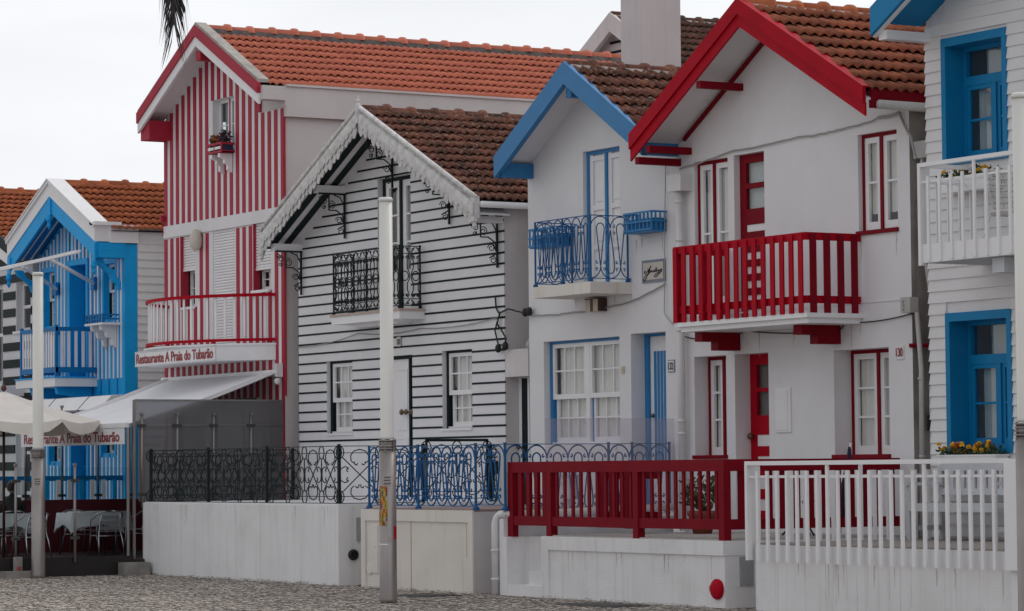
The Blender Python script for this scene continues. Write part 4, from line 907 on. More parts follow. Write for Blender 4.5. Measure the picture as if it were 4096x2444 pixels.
for x, z in ((-59.29, 6.98), (-61.5, 5.9), (-57.0, 5.9)):
    mb.box(x - .07, x + .07, YF - .03, YF, z - .1, z + .3); mb.lathe([(.05, 0), (.07, -.1), (.03, -.16), (.05, -.22), (.004, -.3)], (x, YF - .02, z - .05), 8)
obj('barge_board', mb, SKYB, H)
soffit(H, PTS, YF, SKYD, inset=.05, drop=.36, stripes=(BOARD, (24.5, 24.68, 24.86), .035))
for x in (-57.12, -61.3): s = MB(); s.prismx([(YB - .022, 5.3), (YB - .022, 5.45), (YB - .12, 5.56), (YB - .16, 5.68), (YB - .34, 5.76), (YB - .42, 5.92), (YB - .58, 5.92), (YB - .52, 5.8), (YB - .4, 5.72), (YB - .25, 5.6), (YB - .2, 5.46), (YB - .1, 5.4), (YB - .06, 5.3)], x - .06, x + .06); obj('bracket', s, SKYB, H)
for hi in (0, 2, 3, 5):
    xa, xb, za, zb, d = holes[hi]; f = MB(); g = MB(); y = YB + d; m_ = (za + zb) / 2; sash(f, g, xa, xb, m_ - .03, zb, y, 2, 2, .05, .025); sash(f, g, xa + .02, xb - .01, za, m_ + .03, y + .047, 2, 2, .05, .025); f.mi(1)
    f.box(xa - .09, xa - .002, YB - .035, YB - .001, za - .05, zb + .1); f.box(xb + .002, xb + .09, YB - .035, YB - .001, za - .05, zb + .1); f.box(xa - .002, xb + .002, YB - .035, YB - .001, zb + .002, zb + .1)
    o = obj('window', f, [WHITE, SKYB], H); obj('pane', g, PANEB, o); curtain(o, xa + .03, xb - .03, za + .05, zb - .05, y + .16)
for hi in (1, 4):
    xa, xb, za, zb, d = holes[hi]; f = MB(); g = MB(); y = YB + d; f.box(xa, xb, y + .02, y + .05, za, zb)
    f.box(xa, xa + .12, y, y + .02, za, zb); f.box(xb - .1, xb, y, y + .02, za, zb)
    for i in range(5): z = zb - .35 - i * .42; f.box(xa + .12, xb - .1, y, y + .02, z + .32, z + .42)
    for i in range(3): z = zb - .35 - i * .42; g.box(xa + .5, xb - .16, y + .005, y + .02, z + .02, z + .28)
    f.mi(1); f.box(xa - .10, xa - .002, YB - .04, YB - .001, za, zb + .12); f.box(xb + .002, xb + .10, YB - .04, YB - .001, za, zb + .12); f.box(xa - .002, xb + .002, YB - .04, YB - .001, zb + .002, zb + .12)
    o = obj('door', f, [SKYD, SKYB], H); obj('pane', g, BOARD, o)
# balcony
X0, X1, y0 = -60.22, -58.32, 24.10
s = MB(); s.box(X0 - .2, X1 + .0, y0 - .02, YB - .002, 3.40, 3.57); s.mi(1); s.box(X0 - .22, X1 + .02, y0 - .04, YB - .002, 3.57, 3.60); bal = obj('balcony', s, [WHITE, SKYB], H)
s = MB()
for z, hh in ((4.52, .08), (3.68, .11)):
    s.box(X0, X1, y0, y0 + .05, z, z + hh); s.box(X1 - .05, X1, y0 + .05, YB - .002, z, z + hh); s.box(X0, X0 + .05, y0 + .05, YB - .002, z, z + hh)
for x in (X0, X1 - .06): s.box(x, x + .06, y0 - .005, y0 + .055, 3.6, 4.64)
obj('railing', s, SKYD, bal)
for i in range(13): x = X0 + .12 + i * (X1 - X0 - .24) / 12; s = MB(); s.box(x - .028, x + .028, y0 + .012, y0 + .036, 3.79, 4.52); obj('picket', s, WHITE, bal)
for i in range(5): y = y0 + .14 + i * .155; s = MB(); s.box(X1 - .038, X1 - .012, y - .028, y + .028, 3.79, 4.52); obj('picket', s, WHITE, bal)
for x in (-59.9, -58.6): s = MB(); s.prismx([(YB - .022, 2.95), (YB - .022, 3.4), (y0 + .1, 3.4), (y0 + .14, 3.25), (YB - .35, 3.18), (YB - .15, 2.95)], x - .06, x + .06); obj('bracket', s, SKYB, bal)
T = thing('window_shelf', 'white scalloped shelf with small blue rail under a window of the blue house', 'shelf', (-57.6, YB - .2, 4.2))
s = MB(); s.box(-57.98, -57.1, YB - .42, YB - .024, 4.60, 4.64)
for x in (-57.8, -57.35): s.prismx([(YB - .024, 4.15), (YB - .024, 4.6), (YB - .36, 4.6), (YB - .34, 4.5), (YB - .24, 4.46), (YB - .22, 4.36), (YB - .12, 4.32), (YB - .1, 4.2)], x - .06, x + .06)
obj('shelf', s, WHITE, T); s = MB()
for z in (4.70, 4.78): s.box(-57.96, -57.12, YB - .4, YB - .375, z, z + .035); s.box(-57.15, -57.12, YB - .375, YB - .04, z, z + .035)
for i in range(7): x = -57.95 + i * .135; s.box(x, x + .03, YB - .41, YB - .37, 4.64, 4.82)
obj('rail', s, SKYD, T)
# blue side picket fence of its terrace
T = thing('picket_fence', 'blue rail fence with white pickets seen through the restaurant glass', 'fence', (-57.0, 23.5, 0))
s = MB(); s.box(-57.03, -56.97, 19.5, YB - .03, 1.50, 1.60); s.box(-57.03, -56.97, 19.5, YB - .03, .75, .85); s.box(-57.2, -57.05, 19.5, YB - .03, -.1, .74); obj('rail', s, SKYD, T)
for i in range(22): y = 19.7 + i * .24; s = MB(); s.box(-56.965, -56.94, y, y + .09, .8, 1.52); obj('picket', s, WHITE if i % 3 else SKYB, T)
# awning frame of the blue house
T = thing('awning', 'bare white awning frame with two folding arms on the blue house', 'awning', (-58.5, YB, 4.9))
s = MB(); s.bar((-62.4, 23.3, 5.70), (-54.6, 23.0, 5.84), .06, .06); s.tube([(-62.4, 23.5, 5.80), (-55.4, 23.4, 5.92)], .022, 6); obj('front_bar', s, WHITE, T)
for a, b in (((-58.34, YB - .04, 5.48), (-56.1, 23.06, 5.80)), ((-60.32, YB - .04, 5.47), (-57.55, 23.1, 5.74))): s = MB(); s.bar(a, b, .05, .06); obj('folding_arm', s, WHITE, T); s = MB(); s.box(a[0] - .09, a[0] + .09, YB - .1, YB - .036, 5.36, 5.62); obj('wall_mount', s, SKYD, T)
T = thing('awning_cassette', 'long closed white awning cassette below the blue balcony', 'awning', (-57.6, 24, 2.85))
s = MB(); s.prismx([(23.75, 2.88), (23.82, 2.84), (24.2, 3.02), (24.22, 3.16), (24.0, 3.14)], -59.6, -55.3); s.mi(1)
for x in (-58.1, -56.4): s.prismx([(23.74, 2.875), (23.81, 2.83), (24.21, 3.015), (24.23, 3.17), (24.0, 3.15)], x, x + .03)
obj('cassette', s, [WHITE, MORTAR], T); s = MB(); s.box(-59.2, -59.1, 24.1, YB - .023, 2.95, 3.1); s.box(-57.3, -57.2, 24.1, YB - .023, 2.95, 3.1); obj('wall_mount', s, SKYB, T)

# ================================================================== green and white house at the left edge
x0, x1 = -70.0, -61.75
H = thing('green_house', 'white house with broad dark green bands at the left edge of the row', 'house', (-66, YB, 0))
PTS = [(-69.9, 6.5), (-65.75, 8.05), (-61.62, 6.52)]
holes = [(-62.68, -61.88, 4.70, 5.75, .14), (-64.3, -63.45, 3.6, 5.75, .12), (-62.7, -61.9, 1.2, 3.0, .14)]
TOP = [(x0, 6.32), (-65.75, 7.88), (x1, 6.32)]
F = Front(x0, x1, 0, TOP, holes); mb = MB(); F.face(mb); F.shell(mb, 32, 0); mb.mi(1)
for k in range(20):
    z = .62 + .367 * k
    for a, b in F.spans_h(z, .18):
        if b - a > .1: mb.box(a + .04, b - .04, YB - .02, YB - .001, z, z + .18)
obj('wall', mb, [WALL, GREEN], H); YF = 24.4
roof_set(H, PTS, YF, 32, T_ORNG, row=.36, wave=.155, yt=YF + .06, bed=MORTL)
mb = MB(); rake(mb, PTS, .24, YF - .02, YF + .04); mb.mi(1); rake(mb, [(x, z - .24) for x, z in PTS], .24, YF, YF + .04); obj('barge_board', mb, [GREEN, WHITE], H); soffit(H, PTS, YF, WALL, inset=.04, drop=.2)
for hi in (0, 1, 2):
    xa, xb, za, zb, d = holes[hi]; f = MB(); g = MB(); y = YB + d; m_ = (za + zb) / 2
    sash(f, g, xa, xb, za, zb, y, 1, 2, .075, .07); o = obj('window', f, [WHITE], H); obj('pane', g, PANEB, o)
    s = MB(); s.box(xa - .1, xb + .05, YB - .05, YB + d, za - .05, za); obj('sill', s, WHITE, o)
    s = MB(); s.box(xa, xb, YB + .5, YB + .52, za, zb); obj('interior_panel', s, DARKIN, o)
s = MB(); s.box(-66.5, -62.2, 24.0, YB - .002, 3.30, 3.50); s.mi(1); s.box(-66.5, -62.2, 23.96, 24.02, 4.46, 4.52); s.mi(0)
bal = obj('balcony', s, [WHITE, IRON], H)
for i in range(16): x = -66.3 + i * .27; s = MB(); s.box(x, x + .07, 23.97, 24.0, 3.38, 4.46); obj('picket', s, WHITE, bal)

# ================================================================== clapboard house with clear blue windows
x0, x1 = -31.42, -24.2
H = thing('clapboard_house', 'white clapboard house with deep clear blue window surrounds at the right edge', 'house', (-28.5, YB, .7))
PTS = [(-31.5, 7.50), (-28.0, 9.42), (-24.4, 7.45)]
holes = [(-31.08, -29.80, 5.46, 7.09, .32), (-31.08, -29.80, 1.80, 3.58, .32)]
TOP = [(x0, 7.36), (-28.0, 9.28), (x1, 7.34)]
F = Front(x0, x1, .7, TOP, holes); mb = MB(); F.face(mb); F.shell(mb, 34, 0)
k = 0
while .75 + .1485 * k < 8.9:
    z = .75 + .1485 * k; k += 1
    for a, b in F.spans_h(z, .15):
        if b - a > .06:
            v = [(a - (.01 if a <= x0 + .03 else 0), YB - .034, z), (b, YB - .034, z), (b, YB - .012, z + .152), (a - (.0 if a <= x0 + .03 else 0), YB - .012, z + .152), (a, YB - .001, z), (b, YB - .001, z), (b, YB - .001, z + .152), (a, YB - .001, z + .152)]
            mb.add(v, [(0, 1, 2, 3), (4, 5, 1, 0), (0, 3, 7, 4), (2, 1, 5, 6), (3, 2, 6, 7)])
obj('wall', mb, [BOARD], H); YF = 24.18
roof_set(H, PTS, YF, 34, T_MIX, row=.37, wave=.155, bed=MORTL)
mb = MB(); rake(mb, PTS, .36, YF - .02, YF + .03); obj('barge_board', mb, TEALB, H)
mb = MB(); rake(mb, [(x, z - .02) for x, z in PTS], .36, YF + .031, YF + .09); mb.box(-31.46, -31.3, YF + .09, YB - .002, 7.08, 7.2); obj('inner_board', mb, WHITE, H)
soffit(H, PTS, YF, TEALB, inset=.09, drop=.16)
for hi in (0, 1):
    xa, xb, za, zb, d = holes[hi]; y = YB + d; f = MB(); g = MB(); wd = .085
    f.box(xa, xa + wd, YB - .04, YB + .0, za, zb); f.box(xb - wd, xb, YB - .04, YB, za, zb); f.box(xa + wd, xb - wd, YB - .04, YB, zb - .11, zb); f.box(xa + wd, xb - wd, YB - .04, YB, za, za + .06)
    f.box(xa + .002, xa + wd, YB, y, za, zb); f.box(xb - wd, xb - .002, YB, y, za, zb); f.box(xa + wd, xb - wd, YB, y, zb - .11, zb - .004); f.box(xa + wd, xb - wd, YB, y, za, za + .06)
    a, b, c, e = xa + wd, xb - wd, za + .06, zb - .11; tr = e - (e - c) * .30
    f.box(a, a + .05, y - .06, y + .05, c, e); f.box(b - .05, b, y - .06, y + .05, c, e); f.box(a + .05, b - .05, y - .06, y + .05, tr - .06, tr + .06); f.box(a + .05, b - .05, y - .06, y + .05, e - .05, e); f.box(a + .05, b - .05, y - .1, y + .05, c, c + .05)
    m_ = (a + b) / 2 + .06; f.box(m_ - .035, m_ + .035, y - .075, y + .04, c + .05, tr - .06)
    sash(f, g, a + .05, m_ - .035, c + .05, tr - .06, y - .05, 1, 2, .055, .03, bot=.08); sash(f, g, m_ + .035, b - .05, c + .05, tr - .06, y - .05, 1, 2, .055, .03, bot=.08)
    g.poly((a + .05, y, tr + .06), (b - .05, y, tr + .06), (b - .05, y, e - .05), (a + .05, y, e - .05))
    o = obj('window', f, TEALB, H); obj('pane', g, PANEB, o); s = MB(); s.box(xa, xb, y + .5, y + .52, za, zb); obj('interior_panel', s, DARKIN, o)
    curtain(o, a + .16, b - .05, c + .05, tr, y + .06, .012); curtain(o, a + .22, b - .05, tr + .06, e, y + .14, .012)
# balcony of the clapboard house
X0, X1, y0 = -30.37, -24.3, 24.02
s = MB(); s.box(X0 + .05, X1, y0 + .03, YB - .04, 4.17, 4.30); s.mi(1)
for i in range(9): s.box(X0 + .08, X1, y0 + .07 + i * .1, y0 + .12 + i * .1, 4.145, 4.17)
s.mi(0); s.box(X0 + .03, X1, y0, y0 + .03, 4.15, 4.38); bal = obj('balcony', s, [WHITE, GREYW], H)
s = MB(); s.box(X0, X0 + .05, y0 - .03, YB - .04, 5.34, 5.39); s.box(X0 + .05, X1, y0 - .03, y0 + .05, 5.34, 5.39); s.box(X0, X0 + .05, y0 - .03, y0 + .02, 4.12, 5.34); s.box(X0 + .02, X0 + .035, y0 + .02, y0 + .14, 4.15, 5.34)
s.box(X0 + .05, X1, y0 + .0, y0 + .02, 5.14, 5.17); s.box(X0 + .02, X0 + .04, y0 + .14, YB - .04, 5.14, 5.17)
obj('railing', s, WHITE, bal)
for i in range(26):
    x = X0 + .17 + i * .222; s = MB(); s.box(x, x + .042, y0 - .026, y0 - .001, 4.17, 5.34 if i % 5 == 4 else 5.22); obj('picket', s, WHITE, bal)
for i in range(4): y = y0 + .25 + i * .18; s = MB(); s.box(X0 - .0, X0 + .02, y, y + .05, 4.17, 5.20); obj('picket', s, WHITE, bal)
for x in (-29.0, -26.0): s = MB(); s.box(x - .11, x + .11, y0 + .1, YB - .04, 3.96, 4.14); obj('bracket', s, GREYW, bal)
s = MB(); s.box(-28.35, -28.1, YB - .2, YB - .036, 6.3, 6.42); tag(obj('wall_light', s, WHITE), 'white wall light high on the clapboard house at the right edge', 'lamp')
# narrow entry between crimson house and clapboard house
T = thing('side_gate', 'narrow white board gate between the crimson trimmed and clapboard houses', 'gate', (-31.6, YB + .3, .7))
s = MB(); s.box(-31.79, -31.43, YB + .25, YB + .28, .72, 2.68); s.box(-31.62, -31.61, YB + .244, YB + .25, .72, 2.68); obj('board_panel', s, WHITE, T); s = MB(); s.box(-31.77, -31.75, YB + .2, YB + .25, 2.1, 2.3); obj('latch', s, CABLE, T)
T = thing('drain_stack', 'dark red iron pipe bend on the cement strip between two houses', 'pipe', (-31.6, YB + .2, 3.0))
s = MB(); s.tube([(-31.64, YB + .25, 3.9), (-31.64, YB + .22, 3.2), (-31.42, YB + .2, 3.17)], .03, 6); s.tube([(-31.83, YB - .03, 3.2), (-31.6, YB + .2, 3.2)], .03, 6); obj('pipe', s, DRED, T)
s = MB(); s.box(-31.76, -31.44, YB + .03, YB + .2, 5.62, 5.84); s.tube([(-31.66, YB + .1, 5.62), (-31.66, YB + .1, 4.5), (-31.6, YB + .15, 3.9)], .035, 6); tag(obj('downpipe', s, PIPEG), 'grey rain pipe with small hopper in the cement gap by clapboard house', 'downpipe')

# ================================================================== house in the street behind, and the tall chimney
H = thing('striped_back_house', 'white gable with dark stripes and mossy roof rising behind the tall chimney', 'house', (-56.9, 36.6, 0))
PTS = [(-61.3, 9.15), (-56.9, 11.62), (-52.5, 9.15)]; TOP = [(-60.8, 9.30), (-56.9, 11.49), (-53.0, 9.30)]
F = Front(-60.8, -53.0, 0, TOP, [], y=36.86); mb = MB(); F.face(mb); F.shell(mb, 50, 0); mb.mi(1)
for k in range(14):
    z = 8.2 + .215 * k
    for a, b in Front(-60.8, -53.0, 0, [(p, q - .15) for p, q in TOP], [], 36.86).spans_h(z, .05): mb.box(a, b, 36.83, 36.859, z, z + .05)
obj('wall', mb, [WALL, GREEN], H)
mb = MB(); rake(mb, PTS, .42, 36.5, 36.6); obj('barge_board', mb, WALLG, H)
mb = MB()
for (p, q) in ((PTS[0], PTS[1]), (PTS[1], PTS[2])): mb.prism([(p[0], p[1] - .16), (q[0], q[1] - .16), (q[0], q[1] - .1), (p[0], p[1] - .1)], 36.6, 36.86)
obj('soffit', mb, WALL, H)
roof_set(H, PTS, 36.5, 50, T_GREY, row=.38, wave=.17, bed=MORTL, left=True)
T = thing('chimney', 'tall plain white chimney stack rising behind the blue trimmed roof', 'chimney', (-40.8, 27, 6.6))
s = MB(); s.box(-41.05, -40.55, 26.55, 27.35, 6.2, 9.75); obj('stack', s, mat('chimney_render', (.62, .575, .585), .85, .05, 1.2, .10, 30, .3, (.45, .38, .37), drip=.25), T); s = MB(); s.box(-41.13, -40.47, 26.47, 27.43, 9.75, 9.9); s.box(-41.0, -40.6, 26.6, 27.3, 9.9, 10.2); obj('cap', s, WALLG, T)

# ================================================================== terraces in front of the houses
def drip_lines(mb, x0, x1, y, z0, z1, n): pass
T = thing('terrace', 'plain white terrace wall under the dark green iron fence', 'terrace', (-46, 23.5, GZ))
TX0, TX1, YT = -49.62, -42.34, 22.13
s = MB(); s.prismz([(TX0, YT), (TX1, YT), (TX1, YB - .003), (TX0, YB - .003)], GZ, 1.12); s.mi(1); r_ = random.Random(2)
x = TX0 + .3
while x < TX1 - .1: s.box(x, x + .005, YT - .001, YT, GZ + r_.uniform(0, .9), 1.10 - r_.uniform(0, .2) * (r_.random() < .4)); x += .36 + r_.uniform(-.02, .02)
s.mi(0); obj('wall', s, [TERR, mat('hairline_crack', (.58, .565, .565), .9, .2, 8)], T)
s = MB(); s.box(TX0 + .02, TX1 - .02, YT + .02, YB - .003, 1.12, 1.145); obj('floor', s, WALL, T)
s = MB(); s.prismz([(TX0 - .004, YT + .003), (TX0 - .3, YT + .12), (TX0 - .3, YT + .4), (TX0 - .004, YT + .4)], GZ, 1.13); obj('end_wall', s, WALL, T)
s = MB(); s.box(TX1 + .001, TX1 + .02, 22.44, 22.60, .57, .93); s.lathe([(.015, .02), (.012, .03)], (TX1, 22.52, .75), 8, 'x'); tag(obj('meter_cover', s, mat('grey_metal_door', (.34, .34, .36), .5, .1)), 'small grey meter door on the side of the green fenced terrace', 'meter box')
s = MB(); s.lathe([(.085, 0), (.085, .03), (.06, .045), (.055, .02), (.012, .015)], (TX1, 22.38, .36), 18, 'x'); s.lathe([(.02, .015), (.018, .03)], (TX1, 22.38, .36), 8, 'x'); tag(obj('round_vent', s, CABLE), 'round black vent low on the side of the green fenced terrace', 'vent')
T = thing('iron_fence', 'dark green wrought iron fence of ovals and scrolls on the white terrace', 'fence', (-46, YT, 1.14))
z0, z1 = 1.15, 2.03; yr = YT + .05
for a, b in (((-49.41, yr), (-42.40, yr)), ((-42.40, yr), (-42.40, 23.62)), ((-42.40, 24.9), (-42.40, YB - .05)), ((-49.41, yr), (-49.41, YB - .05))): s = MB(); railing_green(s, a, b, z0, z1); obj('railing', s, IRON, T)
for px, py in ((-49.41, yr), (-47.1, yr), (-44.9, yr), (-42.40, yr), (-42.40, 23.66), (-42.40, 24.88), (-49.41, YB - .08)): s = MB(); s.box(px - .022, px + .022, py - .022, py + .022, 1.14, 2.06); obj('post', s, IRON, T)
s = MB(); railing_green(s, (-42.40, 23.72), (-42.40, 24.82), 1.2, 2.1, unit=.55)
for y in (23.72, 24.82): s.bar((-42.40, y, 1.17), (-42.40, y, 2.13), .03, .03)
s.bar((-42.40, 23.72, 2.12), (-42.40, 24.82, 2.12), .03, .03); s.lathe([(.11, 0), (.11, .02)], (-42.38, 24.95, 1.68), 14, 'x')
obj('gate_leaf', s, IRON, T)

T = thing('terrace', 'cream rust-streaked terrace wall under the blue iron fence', 'terrace', (-39.8, 23.5, GZ))
a0, a1 = -41.54, -38.20
s = MB(); s.box(a0, a1, YT, YB - .003, GZ, 1.05); s.mi(1); s.box(a1, a1 + .003, YT + .0, YB - .003, GZ, 1.05); s.mi(0); s.box(a0 - .01, a1 + .012, YT - .03, YT - .0, .90, 1.07); s.box(a0 - .01, a0 + .12, YT - .03, YT, GZ, .90); s.box(a1 - .12, a1 + .012, YT - .03, YT, GZ, .90)
s.mi(2)
for x, w_, z_ in ((-40.05, .022, GZ), (-38.36, .015, .4), (-40.9, .015, .1)): s.box(x, x + w_, YT - .032 if x > -38.4 else YT - .003, YT - .0315 if x > -38.4 else YT - .0005, z_, .9)
obj('wall', s, [CREAM, WALLG, mat('rust_streak', (.50, .33, .16), .9, .2, 14)], T)
s = MB(); s.box(a0, a1, YT + .02, YB - .003, 1.05, 1.085); obj('floor', s, mat('reddish_floor', (.33, .24, .22), .8, .1, 4), T)
s = MB(); s.box(-41.35, -41.05, YT - .02, YT - .001, .12, .82); s.lathe([(.014, 0), (.012, -.01)], (-41.12, YT - .02, .52), 8, 'y'); tag(obj('meter_cover', s, CREAM), 'cream meter door on the rust-streaked wall beside the middle lamp post', 'meter box')
s = MB(); s.lathe([(.09, 0), (.09, -.02), (.07, -.028), (.004, -.03)], (-41.3, YT, -.0 + .08 + .1), 16, 'y'); tag(obj('round_cover', s, CREAM), 'round cream cover low on the rust-streaked terrace wall', 'cover')
s = MB(); s.box(-38.10, -37.75, 22.9, 23.2, GZ, .12); tag(obj('clay_block', s, TERRA), 'broken red clay block at the foot of the white drain pipe', 'block')
T = thing('iron_fence', 'looped blue iron fence with tall arches on the cream terrace', 'fence', (-39.8, YT, 1.08)); yr = YT + .05; z0, z1 = 1.11, 2.0
s = MB(); railing_blue(s, (a0 + .12, yr), (a1 - .05, yr), z0, z1, .012, .33); obj('railing', s, BLUEI, T)
s = MB(); railing_blue(s, (a1 + .02, yr), (-37.42, yr), z0 + .02, z1, .012, .36); obj('gate_leaf', s, BLUEI, T)
s = MB(); railing_blue(s, (-37.40, yr), (-37.40, YB - .06), .98, z1, .012, .355); obj('railing', s, BLUEI, T)
for px, py in ((a0 + .12, yr), (-39.9, yr), (a1 - .02, yr), (-37.40, yr), (-37.40, 23.9), (-37.40, 24.3), (-37.40, YB - .06)): s = MB(); s.lathe([(.05, 0), (.05, .03), (.025, .06), (.02, .1), (.02, .93), (.028, .95)], (px, py, 1.075), 8); obj('post', s, BLUEI, T)
s = MB(); s.box(-37.335, -37.323, 22.80, 24.98, 1.02, 2.35); s.box(-37.34, -37.318, 22.80, 24.98, 2.35, 2.362); tag(obj('acrylic_screen', s, ACRY), 'scratched clear acrylic sheet tied to the blue iron fence', 'screen')

# low party wall with a white drain pipe, and stair recess of the crimson terrace
T = thing('party_wall', 'low white wall beside the stair of the crimson fenced terrace', 'wall', (-37.4, 23.6, GZ))
s = MB(); s.box(-37.52, -37.405, YT + .02, YB - .003, GZ, .96); obj('wall', s, WALL, T)
s = MB().sh(); s.tube([(-37.60, YT + .0, GZ + .01), (-37.60, YT + .0, .88), (-37.59, YT + .02, .97), (-37.53, YT + .04, 1.02), (-37.40, YT + .1, 1.03), (-37.28, YT + .3, 1.03), (-37.24, YT + .6, 1.03), (-37.24, YB - .1, 1.09)], .055, 10)
for z in (.5, .1): s.tube([(-37.60, YT, z), (-37.60, YT, z + .03)], .066, 10)
tag(obj('drain_pipe', s, PIPE), 'white plastic drain pipe bending over the low wall by the stair', 'pipe')
T = thing('terrace', 'white terrace wall with a ledge and corner stair under the crimson fence', 'terrace', (-34.3, 23.5, GZ))
b0, b1 = -36.30, -31.97; FZ = .73
s = MB(); s.box(b0, b1, YT, YB - .003, GZ, FZ); s.box(-37.29, b0, YT + .3, YB - .003, GZ, FZ - .02); s.box(-37.40, -37.29, YT, YT + .5, GZ, FZ - .02)
s.box(b0 - .02, b1 + .012, YT - .03, YT - .0, .55, FZ + .004); s.box(b0 - .02, b0 + .16, YT - .03, YT, GZ, .55); s.box(b1, b1 + .012, YT, YB - .003, .55, FZ + .004)
obj('wall', s, TERR, T)
s = MB(); s.box(-37.288, b0 - .021, YT + .005, YT + .298, GZ, .05); s.box(-36.80, b0 - .022, YT + .06, YT + .298, .05, .24); obj('stair', s, TERR, T)
s = MB(); s.box(b0 + .02, b1 - .02, YT + .02, YB - .003, FZ, FZ + .02); obj('floor', s, FLOORC, T)
s = MB().sh(); s.lathe([(.125, 0), (.13, -.03), (.115, -.05), (.08, -.062), (.004, -.066)], (-32.12, YT, .13), 24, 'y'); s.sh(False); s.box(-32.26, -32.23, YT - .04, YT - .002, .10, .17); s.lathe([(.012, -.066), (.01, -.07)], (-32.10, YT, .14), 6, 'y'); tag(obj('hydrant_cover', s, RED), 'round red cover low on the crimson fenced terrace wall', 'hydrant cover')
s = MB(); s.box(b1 + .001, b1 + .022, 22.35, 22.55, .17, .53); s.lathe([(.012, .022), (.01, .03)], (b1, 22.41, .36), 6, 'x'); tag(obj('meter_cover', s, mat('grey_metal_door', (.34, .34, .36))), 'small grey meter door on the side wall beside the white fence', 'meter box')
# crimson fence
T = thing('wooden_fence', 'crimson wooden fence with square pickets on the white terrace', 'fence', (-34.4, YT, FZ)); y = YT + .03
s = MB(); s.box(b0 + .07, b1 + .0, y - .03, y + .07, 1.60, 1.75); s.box(b1 - .1, b1, y + .07, YB - .1, 1.60, 1.75); s.box(b0 + .07, b1 - .01, y - .02, y + .05, .87, 1.00); s.box(b1 - .085, b1 - .015, y + .05, YB - .1, .87, 1.00)
s.box(-37.40, b0 + .07, YT + .09, YT + .17, 1.60, 1.75); s.box(-37.26, b0 + .07, YT + .095, YT + .165, .87, 1.0); obj('rail', s, DRED, T)
def pick(x0, x1, y0, y1, z0=1.0, z1=1.6, nm='picket'): s = MB(); s.box(x0, x1, y0, y1, z0, z1); return obj(nm, s, DRED, T)
for x in (b0 + .08, (b0 + b1) / 2 + .08, b1 - .12): pick(x, x + .12, y - .035, y + .075, FZ, 1.6, 'post')
pick(-37.40, -37.26, YT + .085, YT + .175, FZ - .02, 1.6, 'post')
xs = [b0 + .2 + (i + .5) * (((b0 + b1) / 2 + .08) - (b0 + .2)) / 10 for i in range(10)] + [(b0 + b1) / 2 + .2 + (i + .5) * ((b1 - .12) - ((b0 + b1) / 2 + .2)) / 10 for i in range(10)]
for x in xs: pick(x - .028, x + .028, y - .005, y + .022)
for i in range(4): x = -37.09 + i * .215; pick(x - .045, x + .045, YT + .10, YT + .15)
for i in range(12): yy = YT + .3 + i * .215; pick(b1 - .07, b1 - .04, yy - .045, yy + .045)
G_ = thing('red_gate', 'open crimson plank gate leaf standing behind the crimson fence', 'gate', (-35.9, 23.6, FZ))
s = MB(); 
for i in range(3): s.box(-36.98 + i * .28, -36.76 + i * .28, 23.45, 23.48, .82, 1.72)
for i in range(4): s.box(-36.0 + i * .12, -35.89 + i * .12, 23.25, 23.28, .82, 1.74)
s.box(-37.0, -35.5, 23.48, 23.52, .95, 1.05); s.box(-37.0, -35.5, 23.48, 23.52, 1.5, 1.6); obj('plank_panel', s, DRED, G_)
s = MB(); s.box(-38.05, -37.70, 23.42, 23.62, 1.21, 1.56); s.prism([(-38.1, 1.56), (-37.65, 1.56), (-37.875, 1.70)], 23.38, 23.66); s.box(-37.97, -37.78, 23.4, 23.42, 1.44, 1.47); s.box(-37.9, -37.84, 23.5, 23.56, 1.05, 1.21); tag(obj('mailbox', s, WHITE), 'white house-shaped mailbox glimpsed behind the crimson fence', 'mailbox')
T = thing('potted_plant', 'leafy plant in a red clay pot behind the crimson fence', 'potted plant', (-35.05, 23.9, FZ + .02))
s = MB().sh(); s.lathe([(.13, 0), (.19, .24), (.21, .25), (.21, .31), (.18, .31), (.17, .28), (.004, .27)], (-35.05, 23.9, FZ + .02), 16); obj('pot', s, TERRA, T)
s = MB()
for i in range(9): a = random.uniform(0, 6.3); s.tube([(-35.05, 23.9, 1.02), (-35.05 + .1 * cos(a), 23.9 + .1 * sin(a), 1.2), (-35.05 + .22 * cos(a), 23.9 + .22 * sin(a), 1.22 + random.uniform(.0, .25))], .008, 4)
leaves(s, (-35.05, 23.9, 1.27), .3, .3, .24, 260, .11); obj('foliage', s, LEAF, T)
# bistro set behind the fences
T = thing('garden_table', 'small white garden table with dark scrolled legs behind the white fence', 'table', (-32.9, 24.0, FZ + .02)); s = MB(); s.lathe([(.34, 0), (.36, .015), (.34, .03)], (-32.9, 24.0, 1.2), 20); obj('table_top', s, WHITE, T)
for i in range(3):
    a = i * 2.1; c, d = cos(a), sin(a); s = MB(); s.tube([(-32.9 + c * q, 24.0 + d * q, z) for q, z in ((.05, 1.19), (.12, 1.1), (.2, 1.02), (.1, .95), (.16, .86), (.26, .76))], .014, 5); obj('leg', s, CABLE, T)
T = thing('parasol', 'closed navy and white parasol leaning behind the white fence', 'parasol', (-32.35, 24.2, FZ + .02)); s = MB(); s.tube([(-32.35, 24.2, .78), (-32.22, 24.3, 1.95)], .018, 6); obj('pole', s, WHITE, T); s = MB(); s.tube([(-32.33, 24.2, 1.0), (-32.3, 24.23, 1.3), (-32.24, 24.28, 1.72), (-32.23, 24.29, 1.9)], .07, 7, r1=.02); obj('canopy', s, mat('navy_canvas', (.012, .014, .04), .8), T)

